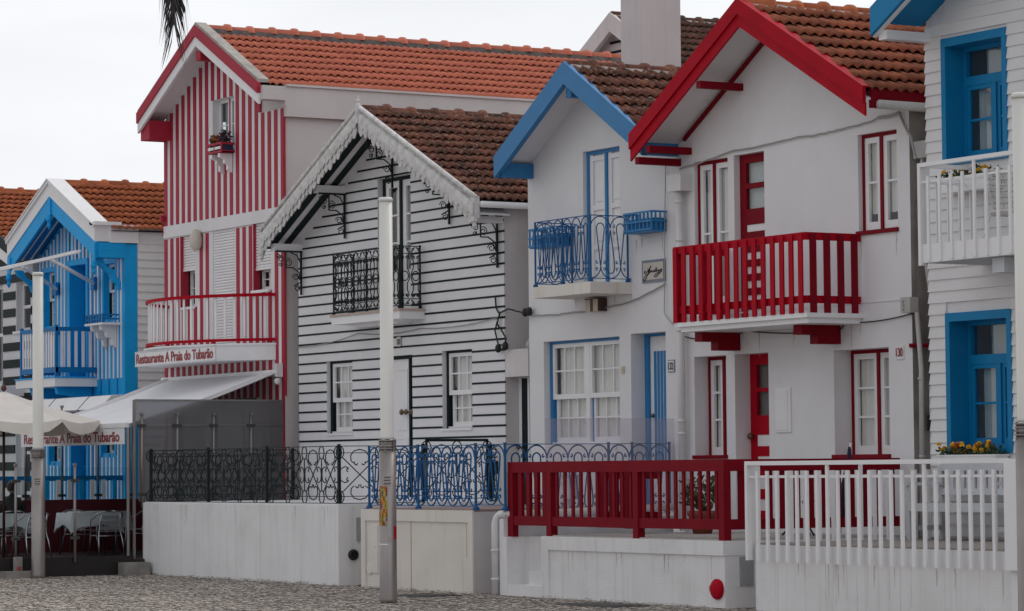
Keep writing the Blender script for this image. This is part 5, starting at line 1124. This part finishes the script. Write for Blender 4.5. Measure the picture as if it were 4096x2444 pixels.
# ------------------------------------------------------------------ white fence terrace on the right
c0, c1, YW = -31.27, -26.42, 22.10
T = thing('terrace', 'white streaked terrace wall under the white slat fence', 'terrace', (-28, 23.5, GZ))
s = MB(); s.box(c0, -23.5, YW, YB - .003, GZ, .70); s.mi(1)
for i in range(24):
    x = c0 + .19 + i * .2035; w_ = random.uniform(.006, .02)
    if random.random() < .55: s.box(x + .02, x + .02 + w_, YW - .0015, YW - .0002, random.uniform(GZ, .15), .5)
s.mi(0); obj('wall', s, [TERR, mat('pale_drip_stain', (.66, .64, .63), .9, .1, 8)], T)
s = MB(); s.box(c0 + .01, -23.5, YW + .02, YB - .003, .70, .72); obj('floor', s, mat('weathered_deck', (.30, .27, .245), .8, .15, 6), T)
T = thing('slat_fence', 'white metal fence with square slats hanging over the terrace wall', 'fence', (-28.8, YW, .5)); y = YW - .02
s = MB(); s.box(c0 - .08, c1, y - .07, y + .0, 1.67, 1.72); s.box(c0 - .08, c0 - .03, y - .07, y, .51, 1.67); s.box(c0 - .065, c0 - .045, y, y + .14, .51, 1.67); s.box(c0 - .03, c1, y - .035, y - .01, 1.515, 1.545)
s.box(c0 - .08, c0 - .03, y, YB - .15, 1.67, 1.72); s.box(c0 - .065, c0 - .045, y + .14, YB - .15, 1.515, 1.545); obj('rail', s, WHITE, T)
for i in range(24): x = c0 + .14 + i * .2035; s = MB(); s.box(x, x + .046, y - .062, y - .0355, .50, 1.67 if i in (7, 16) else 1.60); obj('picket', s, WHITE, T)
for i in range(12): yy = y + .35 + i * .215; s = MB(); s.box(c0 - .035, c0 - .010, yy, yy + .05, .72, 1.67 if i == 6 else 1.60); obj('picket', s, WHITE, T)
s = MB(); s.box(c1, -26.19, y - .08, YW + .3, .50, 1.715); s.box(c1, -26.21, YW - .02, YW, GZ, .5); obj('pillar', s, WHITE, T)
s = MB(); s.box(-26.19, -23.6, y - .07, y, 1.67, 1.72); obj('rail', s, WHITE, T)
T = thing('garden_bench', 'pale grey slatted wooden bench behind the white slat fence', 'bench', (-29.9, 24.4, .72))
def bx(nm, *a): s = MB(); s.box(*a); return obj(nm, s, GREYW, T)
bx('top_rail', -30.85, -29.25, 24.68, 24.73, 1.58, 1.68); bx('back_rail', -30.85, -29.25, 24.66, 24.70, 1.28, 1.36)
for i in range(15): x = -30.78 + i * .105; bx('slat', x, x + .055, 24.68, 24.70, 1.36, 1.58)
bx('seat', -30.85, -29.25, 24.2, 24.66, 1.13, 1.18); bx('seat_apron', -30.85, -29.25, 24.16, 24.2, 1.08, 1.18)
for x in (-30.9, -29.25): bx('leg', x, x + .05, 24.16, 24.21, .72, 1.4); bx('leg', x, x + .05, 24.68, 24.74, .72, 1.66); bx('armrest', x - .01, x + .06, 24.12, 24.72, 1.4, 1.44); bx('stretcher', x + .01, x + .04, 24.21, 24.68, .84, .90)
def window_planter(label, xa, xb, z, y, n):
    T = thing('flower_planter', label, 'planter', ((xa + xb) / 2, y, z), None)
    s = MB(); s.box(xa, xb, y - .1, y + .1, z, z + .14); s.box(xa - .01, xb + .01, y - .11, y + .11, z + .14, z + .16); obj('trough', s, WHITE, T)
    s = MB()
    for i in range(int((xb - xa) / .1)): leaves(s, (xa + .05 + i * .1, y, z + .19), .11, .11, .10 * random.uniform(.6, 1.2), 70, .055)
    obj('foliage', s, LEAF, T); s = MB(); s2 = MB()
    for i in range(n):
        q = s if random.random() < .8 else s2; x = random.choice([xa + .08, xa + .3, xa + .36, xa + .42, xa + .7, xa + .8, xa + .9]) * 1.0 + random.gauss(0, .05); x = min(max(x, xa), xb); c = (x, y - .05 + random.uniform(-.07, .06), z + .24 + random.uniform(-.05, .07))
        for k in range(2): petals(q, c, .036, 6)
    obj('flowers', s, PETAL, T); obj('flowers', s2, PETALO, T)
window_planter('white planter of yellow pansies below the lower blue window', -31.0, -29.86, 1.62, YB - .16, 34)
window_planter('white planter of yellow flowers on the clapboard balcony', -30.9, -29.9, 5.08, YB - .16, 14)
# wicker chair on the balcony
T = thing('wicker_chair', 'white wicker chair on the clapboard balcony', 'chair', (-29.2, 24.55, 4.30)); WK = mat('white_wicker', (.62, .61, .58), .8, .12, 20)
s = MB(); n = 12; 
for j in range(7): z = 4.78 + j * .075; s.tube([(-29.2 + (.30 + .02 * j) * sin(a), 24.55 + (.27 + .01 * j) * cos(a), z + (.0 if j < 3 else .0)) for a in [(-1.9 + 3.8 * i / n) for i in range(n + 1)]], .014, 4)
for i in range(19): a = -1.9 + 3.8 * i / 18; s.tube([(-29.2 + .28 * sin(a), 24.55 + .26 * cos(a), 4.72), (-29.2 + .43 * sin(a + .12), 24.55 + .34 * cos(a + .12), 5.25)], .009, 4); s.tube([(-29.2 + .28 * sin(a), 24.55 + .26 * cos(a), 4.72), (-29.2 + .43 * sin(a - .12), 24.55 + .34 * cos(a - .12), 5.25)], .009, 4)
s.tube([(-29.2 + .44 * sin(a), 24.55 + .35 * cos(a), 5.26) for a in [(-2 + 4 * i / n) for i in range(n + 1)]], .022, 5); obj('backrest', s, WK, T)
s = MB(); s.lathe([(.27, 0), (.30, .03), (.28, .06)], (-29.2, 24.55, 4.68), 14); obj('seat', s, WK, T)
for a, b in ((-1, -1), (1, -1), (-1, 1), (1, 1)): s = MB(); s.tube([(-29.2 + a * .22, 24.55 + b * .2, 4.68), (-29.2 + a * .32, 24.55 + b * .28, 4.31)], .013, 5); obj('leg', s, ALU, T)

# ================================================================== lamp posts
def lamp(x, y, label, ht=5.37):
    T = thing('lamp_post', label, 'lamp post', (x, y, GZ), 'white tube lamp posts on the pavement')
    s = MB().sh(); s.lathe([(.118, 0), (.116, .05), (.113, 2.02)], (x, y, GZ), 24); s.lathe([(.10, 2.02), (.10, 2.16)], (x, y, GZ), 20); s.sh(False)
    for z in (2.04, 2.075, 2.11, 2.145): s.lathe([(.122, 0), (.122, .012)], (x, y, GZ + z), 20)
    for i in range(6): a = i * pi / 3 + .3; s.box(x + .112 * cos(a) - .006, x + .112 * cos(a) + .006, y + .112 * sin(a) - .006, y + .112 * sin(a) + .006, GZ + 2.0, GZ + 2.17)
    obj('column', s, STEEL, T)
    s = MB().sh(); s.lathe([(.10, 2.17), (.092, 2.2), (.088, ht - .04)], (x, y, GZ), 24); obj('diffuser', s, LAMPW, T)
    s = MB().sh(); s.lathe([(.096, ht - .035), (.096, ht), (.08, ht + .02), (.004, ht + .025)], (x, y, GZ), 20); obj('cap', s, LAMPW, T)
    s = MB(); u = Vector((.85, -.52, 0)); rv = Vector((.52, .85, 0)); 
    for z in (1.60, 1.64, 1.68): c = Vector((x, y, GZ + z)) + u * .112; s.bar(c - rv * .05, c + rv * .05, .02, .014)
    obj('vent', s, PIPEG, T); return T
LM = lamp(-36.31, 19.72, 'tall lamp post in the middle, its steel column plastered with stickers')
lamp(-49.05, 19.95, 'tall lamp post on the left beside the restaurant glass screen', 5.13)
lamp(-23.42, 19.8, 'tall lamp post cut off by the right edge of the picture')
# stickers wrapped on the middle column
def sticker(name, a0, a1, z0, z1, m, label, cells=None):
    c = (-36.31, 19.72); R_ = .1165; s = MB(); n = 8
    for i in range(n):
        p, q = a0 + (a1 - a0) * i / n, a0 + (a1 - a0) * (i + 1) / n
        for j in range(cells or 1):
            if cells: s.mi((i * 3 + j * 5 + (i * j) % 4) % len(m))
            za, zb = z0 + (z1 - z0) * j / (cells or 1), z0 + (z1 - z0) * (j + 1) / (cells or 1)
            s.poly((c[0] + R_ * cos(p), c[1] + R_ * sin(p), za), (c[0] + R_ * cos(q), c[1] + R_ * sin(q), za), (c[0] + R_ * cos(q), c[1] + R_ * sin(q), zb), (c[0] + R_ * cos(p), c[1] + R_ * sin(p), zb))
    return tag(obj(name, s, m), label, 'sticker')
AC = atan2(-19.72, 36.31)       # direction from the post towards the camera
PY = mat('poster_yellow', (.5, .28, .02), .6, .4, 40); PB = mat('poster_brown', (.16, .055, .02), .6, .5, 40); PGR = mat('poster_green', (.14, .2, .03), .6, .5, 40); PO = mat('poster_orange', (.42, .12, .015), .6, .4, 40); PV = mat('poster_grey', (.28, .28, .34), .6, .4, 40)
sticker('poster', AC - 1.35, AC - .05, .92, 1.42, [PY, PB, PO, PGR, PV, PB, PY], 'yellow and brown event poster stuck on the middle lamp post', 9)
sticker('sticker', AC - 1.35, AC - .1, 1.425, 1.44, [PO], 'thin red strip sticker above the yellow poster')
sticker('sticker', AC + .75, AC + 1.4, .74, .91, [RED], 'small red sticker on the right side of the middle lamp post')
sticker('sticker', AC + .0, AC + .5, .71, .77, [mat('pale_pink_paper', (.45, .33, .35), .7)], 'small pale pink sticker below the yellow poster')
sticker('sticker', AC - 1.3, AC + .0, .665, .68, [WHITE], 'white tape strip round the middle lamp post')

# ================================================================== restaurant terrace on the pavement
DZ = .16
T = thing('terrace_deck', 'dark brown wooden deck of the restaurant terrace', 'deck', (-52.4, 21, GZ))
s = MB(); s.box(-55.3, -49.56, 17.0, 24.98, GZ, DZ - .03); s.mi(1)
for i in range(42): s.box(-55.3 + i * .1366, -55.3 + i * .1366 + .128, 17.0, 24.98, DZ - .03, DZ)
obj('platform', s, [DARKW, mat('maroon_boards', (.04, .012, .014), .6, .3, 4)], T)
s = MB(); s.box(-49.56, -49.53, 17.0, 21.9, GZ, DZ + .06); obj('skirt', s, DARKW, T)
def screen(label, p0, p1, z0, z1, m, posts, pm=STEEL, ptop=0, grp=None, clamps=(.2, .85)):
    T = thing('glass_screen', label, 'glass screen', (p0[0], p0[1], z0), grp)
    s = MB(); p, q = Vector((*p0, 0)), Vector((*p1, 0)); d = q - p
    s.bar(p + Vector((0, 0, (z0 + z1) / 2)), q + Vector((0, 0, (z0 + z1) / 2)), .012, z1 - z0); obj('panel', s, m, T); n = Vector((d.y, -d.x, 0)).normalized()
    for t in posts:
        c = p + d * t + n * .03; s = MB().sh(); s.tube([c + Vector((0, 0, z0 - .12)), c + Vector((0, 0, z1 + ptop))], .024, 8); s.sh(False)
        s.box(c.x - .027, c.x + .027, c.y - .027, c.y + .027, z1 + ptop, z1 + ptop + .04)
        po = obj('post', s, pm, T)
        for f in clamps: z = z0 + (z1 - z0) * f; s = MB(); e = d.normalized(); s.bar(c - e * .075 + Vector((0, 0, z)), c + e * .075 + Vector((0, 0, z)), .05, .05); obj('clamp', s, mat('dark_clamp', (.05, .05, .05), .4), po)
    return T
screen('clear waist-high glass screen along the right side of the restaurant deck', (-49.52, 17.0), (-49.52, 21.82), .25, 1.75, CLEAR, (.565, .788), ptop=.03)
screen('tall smoked glass wall shielding the restaurant from the white terrace', (-49.9, 22.16), (-49.9, 24.98), 1.15, 2.47, SMOKE, (.02, .26, .51, .77), ptop=.18, clamps=(.09, 1.0))
T = thing('smoked_panel', 'upper band of smoked glass above the restaurant screen', 'glass screen', (-49.9, 23.5, 2.48)); s = MB(); s.box(-49.906, -49.894, 22.1, 24.98, 2.485, 2.9); obj('panel', s, SMOKE, T); s = MB(); s.box(-49.92, -49.88, 22.08, 24.98, 2.47, 2.485); s.box(-49.925, -49.885, 22.06, 22.1, DZ, 2.92); s.box(-49.92, -49.88, 22.1, 24.98, 2.9, 2.93); obj('frame', s, STEEL, T)
screen('left glass screen above the maroon parapet of the restaurant', (-55.2, 19.0), (-55.2, 24.9), 1.18, 2.4, CLEAR, (.54, .665, .79, .91), ptop=.5, clamps=(.04,))
s = MB(); s.box(-55.3, -55.1, 17, 24.95, DZ, 1.15); tag(obj('parapet', s, MAROON), 'maroon parapet along the left side of the restaurant deck', 'wall')
s = MB(); s.tube([(-49.97, 22.0, 2.44), (-49.97, 22.0, DZ)], .03, 8); tag(obj('steel_post', s, STEEL), 'slim steel post carrying the front corner of the awning', 'post')
# folding awning
T = thing('awning', 'white folding awning with a lettered valance over the restaurant terrace', 'awning', (-52.5, 24.9, 2.2)); s = MB(); A0, A1 = -54.9, -49.97; nX, nY = 16, 10; vs = []; fs = []
for j in range(nY + 1):
    for i in range(nX + 1):
        t = j / nY; x = A0 + (A1 - A0) * i / nX; vs.append((x, 24.88 - 2.88 * t, 3.42 - .92 * t - .07 * sin(pi * t) - .012 * sin(pi * 2 * i / nX) * t))
for j in range(nY):
    for i in range(nX): a = j * (nX + 1) + i; fs.append((a, a + 1, a + nX + 2, a + nX + 1))
s.sh().add(vs, fs); s.add([(x, y, z - .012) for x, y, z in vs], [tuple(reversed(f)) for f in fs]); s.sh(False); obj('canopy', s, AWN, T)
s = MB(); s.box(A0, A1, 21.95, 22.02, 2.44, 2.52); obj('front_bar', s, WHITE, T)
s = MB(); s.box(A0 + .06, A1 - .09, 21.965, 21.98, 2.15, 2.44); va = obj('valance', s, AWN, T); text('lettering', NAME, TEXTR, va, (A0 + .22, 21.962, 2.195), (1, 0, 0), (0, 0, 1), 4.42, .185, .003, .020)
s = MB(); s.box(A0, A1 + .05, 24.86, YB - .03, 3.36, 3.47); obj('cassette', s, WHITE, T)
for x in (-54.6, -50.05):
    s = MB(); s.bar((x, 24.85, 3.42), (x + .05, 23.3, 2.86), .05, .07); s.bar((x + .05, 23.3, 2.86), (x, 22.02, 2.47), .04, .06); obj('arm', s, WHITE, T)
s = MB(); s.box(A1 + .05, A1 + .09, 24.84, YB - .03, 3.34, 3.58); s.lathe([(.04, 0), (.06, .02), (.06, .05), (.03, .07)], (A1 + .06, 24.86, 3.26), 10, 'x'); obj('end_cap', s, WHITE, T)
# umbrella
T = thing('umbrella', 'cream canvas market umbrella on a dark wooden pole at the left edge', 'umbrella', (-52.0, 20.5, DZ)); ux, uy, uz = -52.0, 20.5, 3.12; n = 8; Ru = 1.70; vs = [(ux, uy, uz)]; fs = []
m_ = 6; K = n * m_
for r_i, (rr_, zz) in enumerate(((.25, -.10), (.6, -.25), (1.1, -.42), (1.5, -.53), (1.0, 0))):
    if r_i == 4: break
    for k in range(K): f = (k % m_) / m_; sag = 4 * f * (1 - f); a = 2 * pi * k / K + .25; R2 = Ru * rr_ / 1.5 * (cos(pi / n) / cos(2 * pi * f / n - pi / n)); vs.append((ux + R2 * cos(a), uy + R2 * sin(a), uz + zz - .045 * sag * rr_ + random.uniform(-.006, .006)))
for k in range(K): fs.append((0, 1 + k, 1 + (k + 1) % K))
for q in range(3):
    for k in range(K): a, b = 1 + q * K + k, 1 + q * K + (k + 1) % K; fs.append((a, a + K, b + K, b))
s = MB(); s.sh().add(vs, fs); base = vs[1 + 3 * K:1 + 4 * K]; sk = []
for k, (x, y, z) in enumerate(base): f = (k % m_) / m_; dz = .14 + .06 * sin(pi * f); sk.append((x + (x - ux) * .012, y + (y - uy) * .012, z - (dz if 0 < k % m_ else .05)))
nb = len(s.v); s.add(base + sk, [(k, (k + 1) % K, K + (k + 1) % K, K + k) for k in range(K)]); obj('canopy', s, CREAMC, T)
s = MB().sh(); s.tube([(ux, uy, DZ), (ux, uy, uz)], .026, 8); s.lathe([(.02, 0), (.045, .02), (.05, .06), (.03, .1), (.004, .12)], (ux, uy, uz), 10); 
for k in range(n): a = 2 * pi * k / n + .25; s.tube([(ux, uy, uz - .06), (ux + Ru * .98 * cos(a), uy + Ru * .98 * sin(a), uz - .57)], .012, 4)
obj('pole', s, mat('umbrella_wood', (.07, .022, .012), .5, .2, 8), T)
# tables with cloths
def table(x, y, label):
    T = thing('restaurant_table', label + ' table on thin dark legs', 'table', (x, y, DZ)); w_, d_ = .72, .95
    s = MB(); s.box(x - w_ / 2, x + w_ / 2, y - d_ / 2, y + d_ / 2, .89, .925); obj('table_top', s, DARKW, T)
    for a in (-1, 1):
        for b in (-1, 1): s = MB(); s.tube([(x + a * w_ * .42, y + b * d_ * .42, .89), (x + a * w_ * .46, y + b * d_ * .46, DZ)], .016, 5); obj('leg', s, CABLE, T)
    s = MB().sh(); n = 64; w2, d2 = w_ / 2 + .012, d_ / 2 + .012; top = []; low = []
    for i in range(n):
        a = 2 * pi * i / n; c, q = cos(a), sin(a); m_ = max(abs(c), abs(q)); px, py = c / m_, q / m_; cor = (abs(px) * abs(py)) ** 3; fl = 1 + .10 * abs(sin(a * 5)) * (1 - cor); top.append((x + px * w2, y + py * d2, .932)); low.append((x + px * w2 * (1.03 + .05 * cor) * fl ** .5, y + py * d2 * (1.03 + .05 * cor) * fl ** .5, .70 - .15 * cor + .015 * sin(a * 7)))
    s.add(top + low, [(i, (i + 1) % n, n + (i + 1) % n, n + i) for i in range(n)] + [list(range(n))]); tag(obj('tablecloth', s, CLOTH), label + ' white tablecloth with hanging corners', 'tablecloth')
table(-52.75, 20.75, 'left hand'); table(-52.75, 22.45, 'right hand'); table(-54.3, 23.3, 'rear')
def chair(x, y, rz, label):
    T = thing('cafe_chair', label, 'chair', (x, y, DZ), 'aluminium cafe chairs on the restaurant deck'); M_ = Matrix.Translation((x, y, DZ)) @ Matrix.Rotation(rz, 4, 'Z')
    P = lambda *p: tuple(M_ @ Vector(p))
    for sy in (-1, 1):
        s = MB().sh(); s.tube([P(.26, sy * .25, 0), P(.22, sy * .24, .3), P(.20, sy * .24, .60), P(.14, sy * .25, .66), P(-.05, sy * .26, .68), P(-.2, sy * .245, .76), P(-.27, sy * .14, .80), P(-.28, 0, .81)], .0125, 6); obj('arm_frame', s, ALU, T)
        s = MB().sh(); s.tube([P(-.30, sy * .24, 0), P(-.22, sy * .22, .3), P(-.17, sy * .2, .44), P(-.22, sy * .185, .62), P(-.26, sy * .17, .79)], .0125, 6); obj('leg', s, ALU, T)
    s = MB().sh(); s.tube([P(-.2, -.21, .36), P(-.2, .21, .36)], .01, 5); s.tube([P(.22, -.24, .36), P(.22, .24, .36)], .01, 5); obj('stretcher', s, ALU, T)
    s = MB()
    for i in range(6): a = -.16 + i * .075; s.bar(P(a, -.22, .44), P(a, .22, .44), .06, .012)
    obj('seat', s, ALU, T); s = MB()
    for i in range(3): z = .50 + i * .095; s.bar(P(-.185 - i * .025, -.19, z), P(-.185 - i * .025, .19, z), .01, .07)
    obj('backrest', s, ALU, T); return T
chair(-51.95, 21.0, pi + .12, 'aluminium chair just right of the left lamp post'); chair(-51.95, 22.45, pi - .1, 'aluminium chair nearest the white terrace wall')
chair(-53.55, 22.6, .1, 'aluminium chair on the far side of the right hand table'); chair(-53.5, 20.8, .0, 'aluminium chair on the far side of the left hand table'); chair(-52.3, 19.9, pi / 2 + .4, 'aluminium chair at the left edge under the umbrella'); chair(-53.6, 23.9, -1.2, 'aluminium chair beside the rear table')
# concrete foot and blocks
s = MB(); s.prismz([(-49.48, 19.40), (-49.10, 19.40), (-49.10, 20.0), (-49.48, 20.0)], GZ, .01); s.box(-49.40, -49.28, 19.64, 19.76, .01, .25); s.mi(1); s.box(-49.279, -49.275, 19.66, 19.74, .02, .09); tag(obj('concrete_block', s, [CONC, mat('worn_red_paint', (.3, .06, .05), .8, .4, 30)]), 'low concrete foot of the glass screen post left of the lamp post', 'block')
s = MB(); s.prismz([(-49.50, 21.60), (-49.22, 21.60), (-49.22, 22.08), (-49.50, 22.08)], GZ, .11); s.box(-49.219, -49.215, 21.83, 21.84, GZ, .11); tag(obj('concrete_block', s, CONC), 'concrete block standing between restaurant deck and white terrace wall', 'block')

# seated guest, seen from behind through the glass
def person(x, y, rz):
    T = thing('person', 'person in a dark jacket seated on the restaurant deck, seen from behind', 'person', (x, y, DZ)); M_ = Matrix.Translation((x, y, DZ)) @ Matrix.Rotation(rz, 4, 'Z')
    J = [((0, 0, .50), .13), ((-.02, 0, .68), .135), ((-.03, 0, .86), .145), ((-.02, 0, 1.0), .11), ((.0, 0, 1.08), .055), ((.02, 0, 1.13), .055),
         ((.02, .10, .50), .09), ((.42, .12, .49), .07), ((.44, .12, .25), .052), ((.42, .12, .05), .04), ((.54, .13, .03), .035),
         ((.02, -.10, .50), .09), ((.42, -.12, .49), .07), ((.44, -.12, .25), .052), ((.42, -.12, .05), .04), ((.54, -.13, .03), .035),
         ((-.02, .17, .96), .065), ((.0, .23, .76), .05), ((.2, .19, .66), .042), ((.34, .12, .72), .03),
         ((-.02, -.17, .96), .065), ((.0, -.23, .76), .05), ((.2, -.19, .66), .042), ((.34, -.12, .72), .03)]
    E_ = [(0, 1), (1, 2), (2, 3), (3, 4), (4, 5), (0, 6), (6, 7), (7, 8), (8, 9), (9, 10), (0, 11), (11, 12), (12, 13), (13, 14), (14, 15), (3, 16), (16, 17), (17, 18), (18, 19), (3, 20), (20, 21), (21, 22), (22, 23)]
    me = bpy.data.meshes.new('body'); me.from_pydata([tuple(M_ @ Vector(p) - Vector((x, y, DZ))) for p, _ in J], E_, []); o = bpy.data.objects.new('body', me); COL.objects.link(o); o.parent = T
    sk = o.modifiers.new('skin', 'SKIN'); sk.use_smooth_shade = True
    for v, (_, r) in zip(me.skin_vertices[0].data, J): v.radius = (r, r)
    me.skin_vertices[0].data[0].use_root = True
    for i in (1, 2): me.skin_vertices[0].data[i].radius = (J[i][1] * .85, J[i][1] * 1.25)
    o.modifiers.new('sub', 'SUBSURF').levels = 1; o.modifiers['sub'].render_levels = 1; me.materials.append(JACKET); OFF[o.name] = Vector((x, y, DZ))
    W_ = lambda *p: M_ @ Vector(p)
    hd = MB().sh(); c = W_(.04, 0, 1.24); vs = []; n = 14; fs = []
    for i in range(9):
        t = pi * i / 8
        for j in range(n):
            a = 2 * pi * j / n; q = Vector((.098 * sin(t) * cos(a) + (.012 if abs(a) < .4 and 3 < i < 6 else 0), .076 * sin(t) * sin(a), .122 * cos(t))); vs.append(c + (M_.to_3x3() @ q))
    for i in range(8):
        for j in range(n): fs.append((i * n + j, (i + 1) * n + j, (i + 1) * n + (j + 1) % n, i * n + (j + 1) % n))
    hd.add(vs, fs); nose = W_(.15, 0, 1.225); hd.add([W_(.13, .015, 1.21), W_(.13, -.015, 1.21), W_(.13, 0, 1.26), nose], [(0, 1, 3), (1, 2, 3), (2, 0, 3)])
    for sy in (-1, 1): hd.lathe([(.004, -.01), (.03, 0), (.004, .01)], tuple(W_(.03, sy * .08, 1.23)), 8, 'y')
    obj('head', hd, SKIN, T); hr = MB().sh(); vs = []; fs = []
    for i in range(8):
        t = pi * .66 * i / 7
        for j in range(n): a = 2 * pi * j / n; k = 1.12 if cos(a) < .3 else (1.12 if i < 3 else .9); q = Vector((.1 * k * sin(t) * cos(a), .082 * k * sin(t) * sin(a), .125 * 1.08 * cos(t))); vs.append(c + (M_.to_3x3() @ (q + Vector((-.008, 0, .006)))))
    for i in range(7):
        for j in range(n): fs.append((i * n + j, (i + 1) * n + j, (i + 1) * n + (j + 1) % n, i * n + (j + 1) % n))
    hr.add(vs, fs); obj('hair', hr, HAIR, T)
    for sy in (-1, 1):
        hb = MB().sh(); w0 = Vector(W_(.34, sy * .12, .72)); f_ = M_.to_3x3() @ Vector((1, 0, 0)); l_ = M_.to_3x3() @ Vector((0, 1, 0))
        hb.tube([w0, w0 + f_ * .05, w0 + f_ * .09], .03, 7, r1=.028)
        for k, ln in enumerate((.06, .072, .068, .055)): b_ = w0 + f_ * .085 + l_ * (k - 1.5) * .016; hb.tube([b_, b_ + f_ * ln * .6, b_ + f_ * ln - Vector((0, 0, .02))], .008, 5, r1=.006)
        b_ = w0 + f_ * .03 - l_ * sy * .028; hb.tube([b_, b_ + f_ * .03 - l_ * sy * .02, b_ + f_ * .06 - l_ * sy * .022], .009, 5, r1=.007); obj('hand', hb, SKIN, T)
    return T
person(-53.75, 21.35, pi - .3)
chair(-53.7, 21.35, pi - .3, 'aluminium chair under the seated person')

# ------------------------------------------------------------------ covers let into the pavement
s = MB(); IRONC = mat('cast_iron_cover', (.05, .045, .042), .7, .3, 20); s.box(-38.4, -37.6, 20.9, 21.6, GZ - .01, GZ + .014); s.mi(1); s.box(-38.3, -37.7, 20.98, 21.52, GZ + .014, GZ + .02); tag(obj('manhole_cover', s, [mat('cover_rim', (.09, .085, .08), .8), IRONC]), 'dark metal cover in the paving before the white drain pipe', 'cover')
s = MB(); s.box(-34.3, -33.1, 21.1, 21.75, GZ - .01, GZ + .014); s.mi(1); s.box(-34.22, -33.18, 21.17, 21.68, GZ + .014, GZ + .02); tag(obj('manhole_cover', s, [mat('cover_rim', (.09, .085, .08), .8), IRONC]), 'dark metal cover in the paving below the crimson fenced terrace', 'cover')
# grime and weeds where the walls meet the paving
s = MB(); WEED = mat('dark_moss', (.035, .032, .022), .95, .4, 20)
for a, b, y in ((-49.6, -42.4, 22.12), (-41.5, -38.2, 22.09), (-36.2, -32, 22.09)):
    x = a
    while x < b: leaves(s, (x, y - .012, GZ + .01), .14, .014, .018, random.randint(3, 26), .016, 1.0); x += random.uniform(.05, .28)
tag(obj('moss', s, WEED), 'dark moss and weeds along the foot of the walls', 'moss', kind='stuff')

# ------------------------------------------------------------------ palm tree standing left of the view, one dead frond hanging in
T = thing('palm_tree', 'palm tree with a dry frond hanging into the top of the picture', 'palm', (-21.6, 8.0, GZ))
s = MB().sh(); s.tube([(-21.6, 8.0, GZ), (-21.55, 8.0, 2.5), (-21.5, 8.0, 7.1)], .2, 12, r1=.15); obj('trunk', s, mat('palm_bark', (.12, .09, .065), .95, .4, 14, .8, 20), T)
def frond(mb, pts, ln, w_, droop):
    mb.tube(pts, .014, 5, r1=.004); P = [Vector(p) for p in pts]
    for i in range(len(P) - 1):
        a, b = P[i], P[i + 1]; d = (b - a).normalized(); seg = (b - a).length; side = d.cross(Vector((0, 1, 0)));
        if side.length < .1: side = d.cross(Vector((1, 0, 0)))
        side.normalize(); k = max(2, int(seg / .016))
        for j in range(k):
            f = (i + j / k) / (len(P) - 1); L_ = ln * (1 - .55 * f ** 2) * random.uniform(.75, 1.15); c = a + (b - a) * (j / k)
            for sg in (-1, 1):
                t1 = c + side * sg * L_ * .36 + d * L_ * .36 + Vector((0, random.uniform(-.02, .02), -droop * L_ * .35)); t2 = c + side * sg * L_ * .48 + d * L_ * .85 + Vector((0, random.uniform(-.03, .03), -droop * L_ * .8)); n_ = d * w_
                mb.poly(c - n_, c + n_, t1 + n_ * .8, t2, t1 - n_ * .8)
for k in range(14):
    a = k * 2.4; L_ = 2.2
    if -1.3 < ((a + pi) % (2 * pi) - pi) < .9: continue
    s = MB(); frond(s, [(-21.5 + L_ * q * cos(a), 8.0 + L_ * q * sin(a), 7.2 + 1.0 * q - 1.6 * q * q) for q in (0, .25, .5, .75, 1)], .5, .01, .5); obj('frond', s, LEAF, T)
s = MB(); frond(s, [(-21.4, 8.0, 7.2), (-20.4, 8.0, 7.7), (-19.2, 8.0, 7.4), (-18.0, 8.0, 6.4), (-17.56, 8.0, 5.3), (-17.47, 8.0, 4.80), (-17.455, 8.0, 4.58), (-17.46, 8.0, 4.42)], .50, .020, .6); obj('dry_frond', s, PALM, T)

# damp streaks and scuffs on plaster, each an irregular thin mark
s = MB(); GR = mat('damp_streak', (.53, .51, .49), .9, .15, 8); rs = random.Random(11)
def streak(x, z, ln, wd, y):
    n = 6; L_ = []; R_ = []
    for i in range(n + 1):
        t = i / n; c = x + rs.gauss(0, wd * .2); hw = wd * .5 * (1 - t) ** .7 * rs.uniform(.6, 1.2) + .001; L_.append((c - hw, y, z - ln * t)); R_.append((c + hw, y, z - ln * t))
    s.add(L_ + R_, [(i, i + 1, n + 2 + i, n + 1 + i) for i in range(n)])
for x in (-35.80, -35.2, -34.4, -33.1, -32.9): streak(x, 3.52, rs.uniform(.12, .35), .03, YB - .0025)
for x in (-40.0, -39.5, -38.9, -38.45): streak(x, 4.21, rs.uniform(.1, .3), .03, YB - .0025)
for x in (-32.86, -32.1, -36.74, -35.95): streak(x, 4.70 if x > -33 else 3.94, rs.uniform(.15, .4), .025, YB - .0025)
for x in (-33.4, -32.4, -36.7, -36.1): streak(x, 1.74, rs.uniform(.15, .45), .03, YB - .0025)
for x in (-40.8, -38.9, -38.3, -38.15, -37.6): streak(x, (2.0 if x < -38.7 else 5.02), rs.uniform(.1, .3), .03, YB - .0025)
for i in range(16): streak(rs.uniform(-49.5, -42.5), 1.10, rs.uniform(.05, .4), rs.uniform(.006, .018), YT - .0022)
for i in range(10): streak(rs.uniform(-36.0, -32.1), .54, rs.uniform(.08, .4), rs.uniform(.006, .02), YT - .0015)
for i in range(12): streak(rs.uniform(-31.1, -26.5), .49, rs.uniform(.1, .45), rs.uniform(.01, .03), YW - .002)
tag(obj('damp_marks', s, GR), 'thin damp streaks below sills, balconies and wall tops', 'stain', kind='stuff')
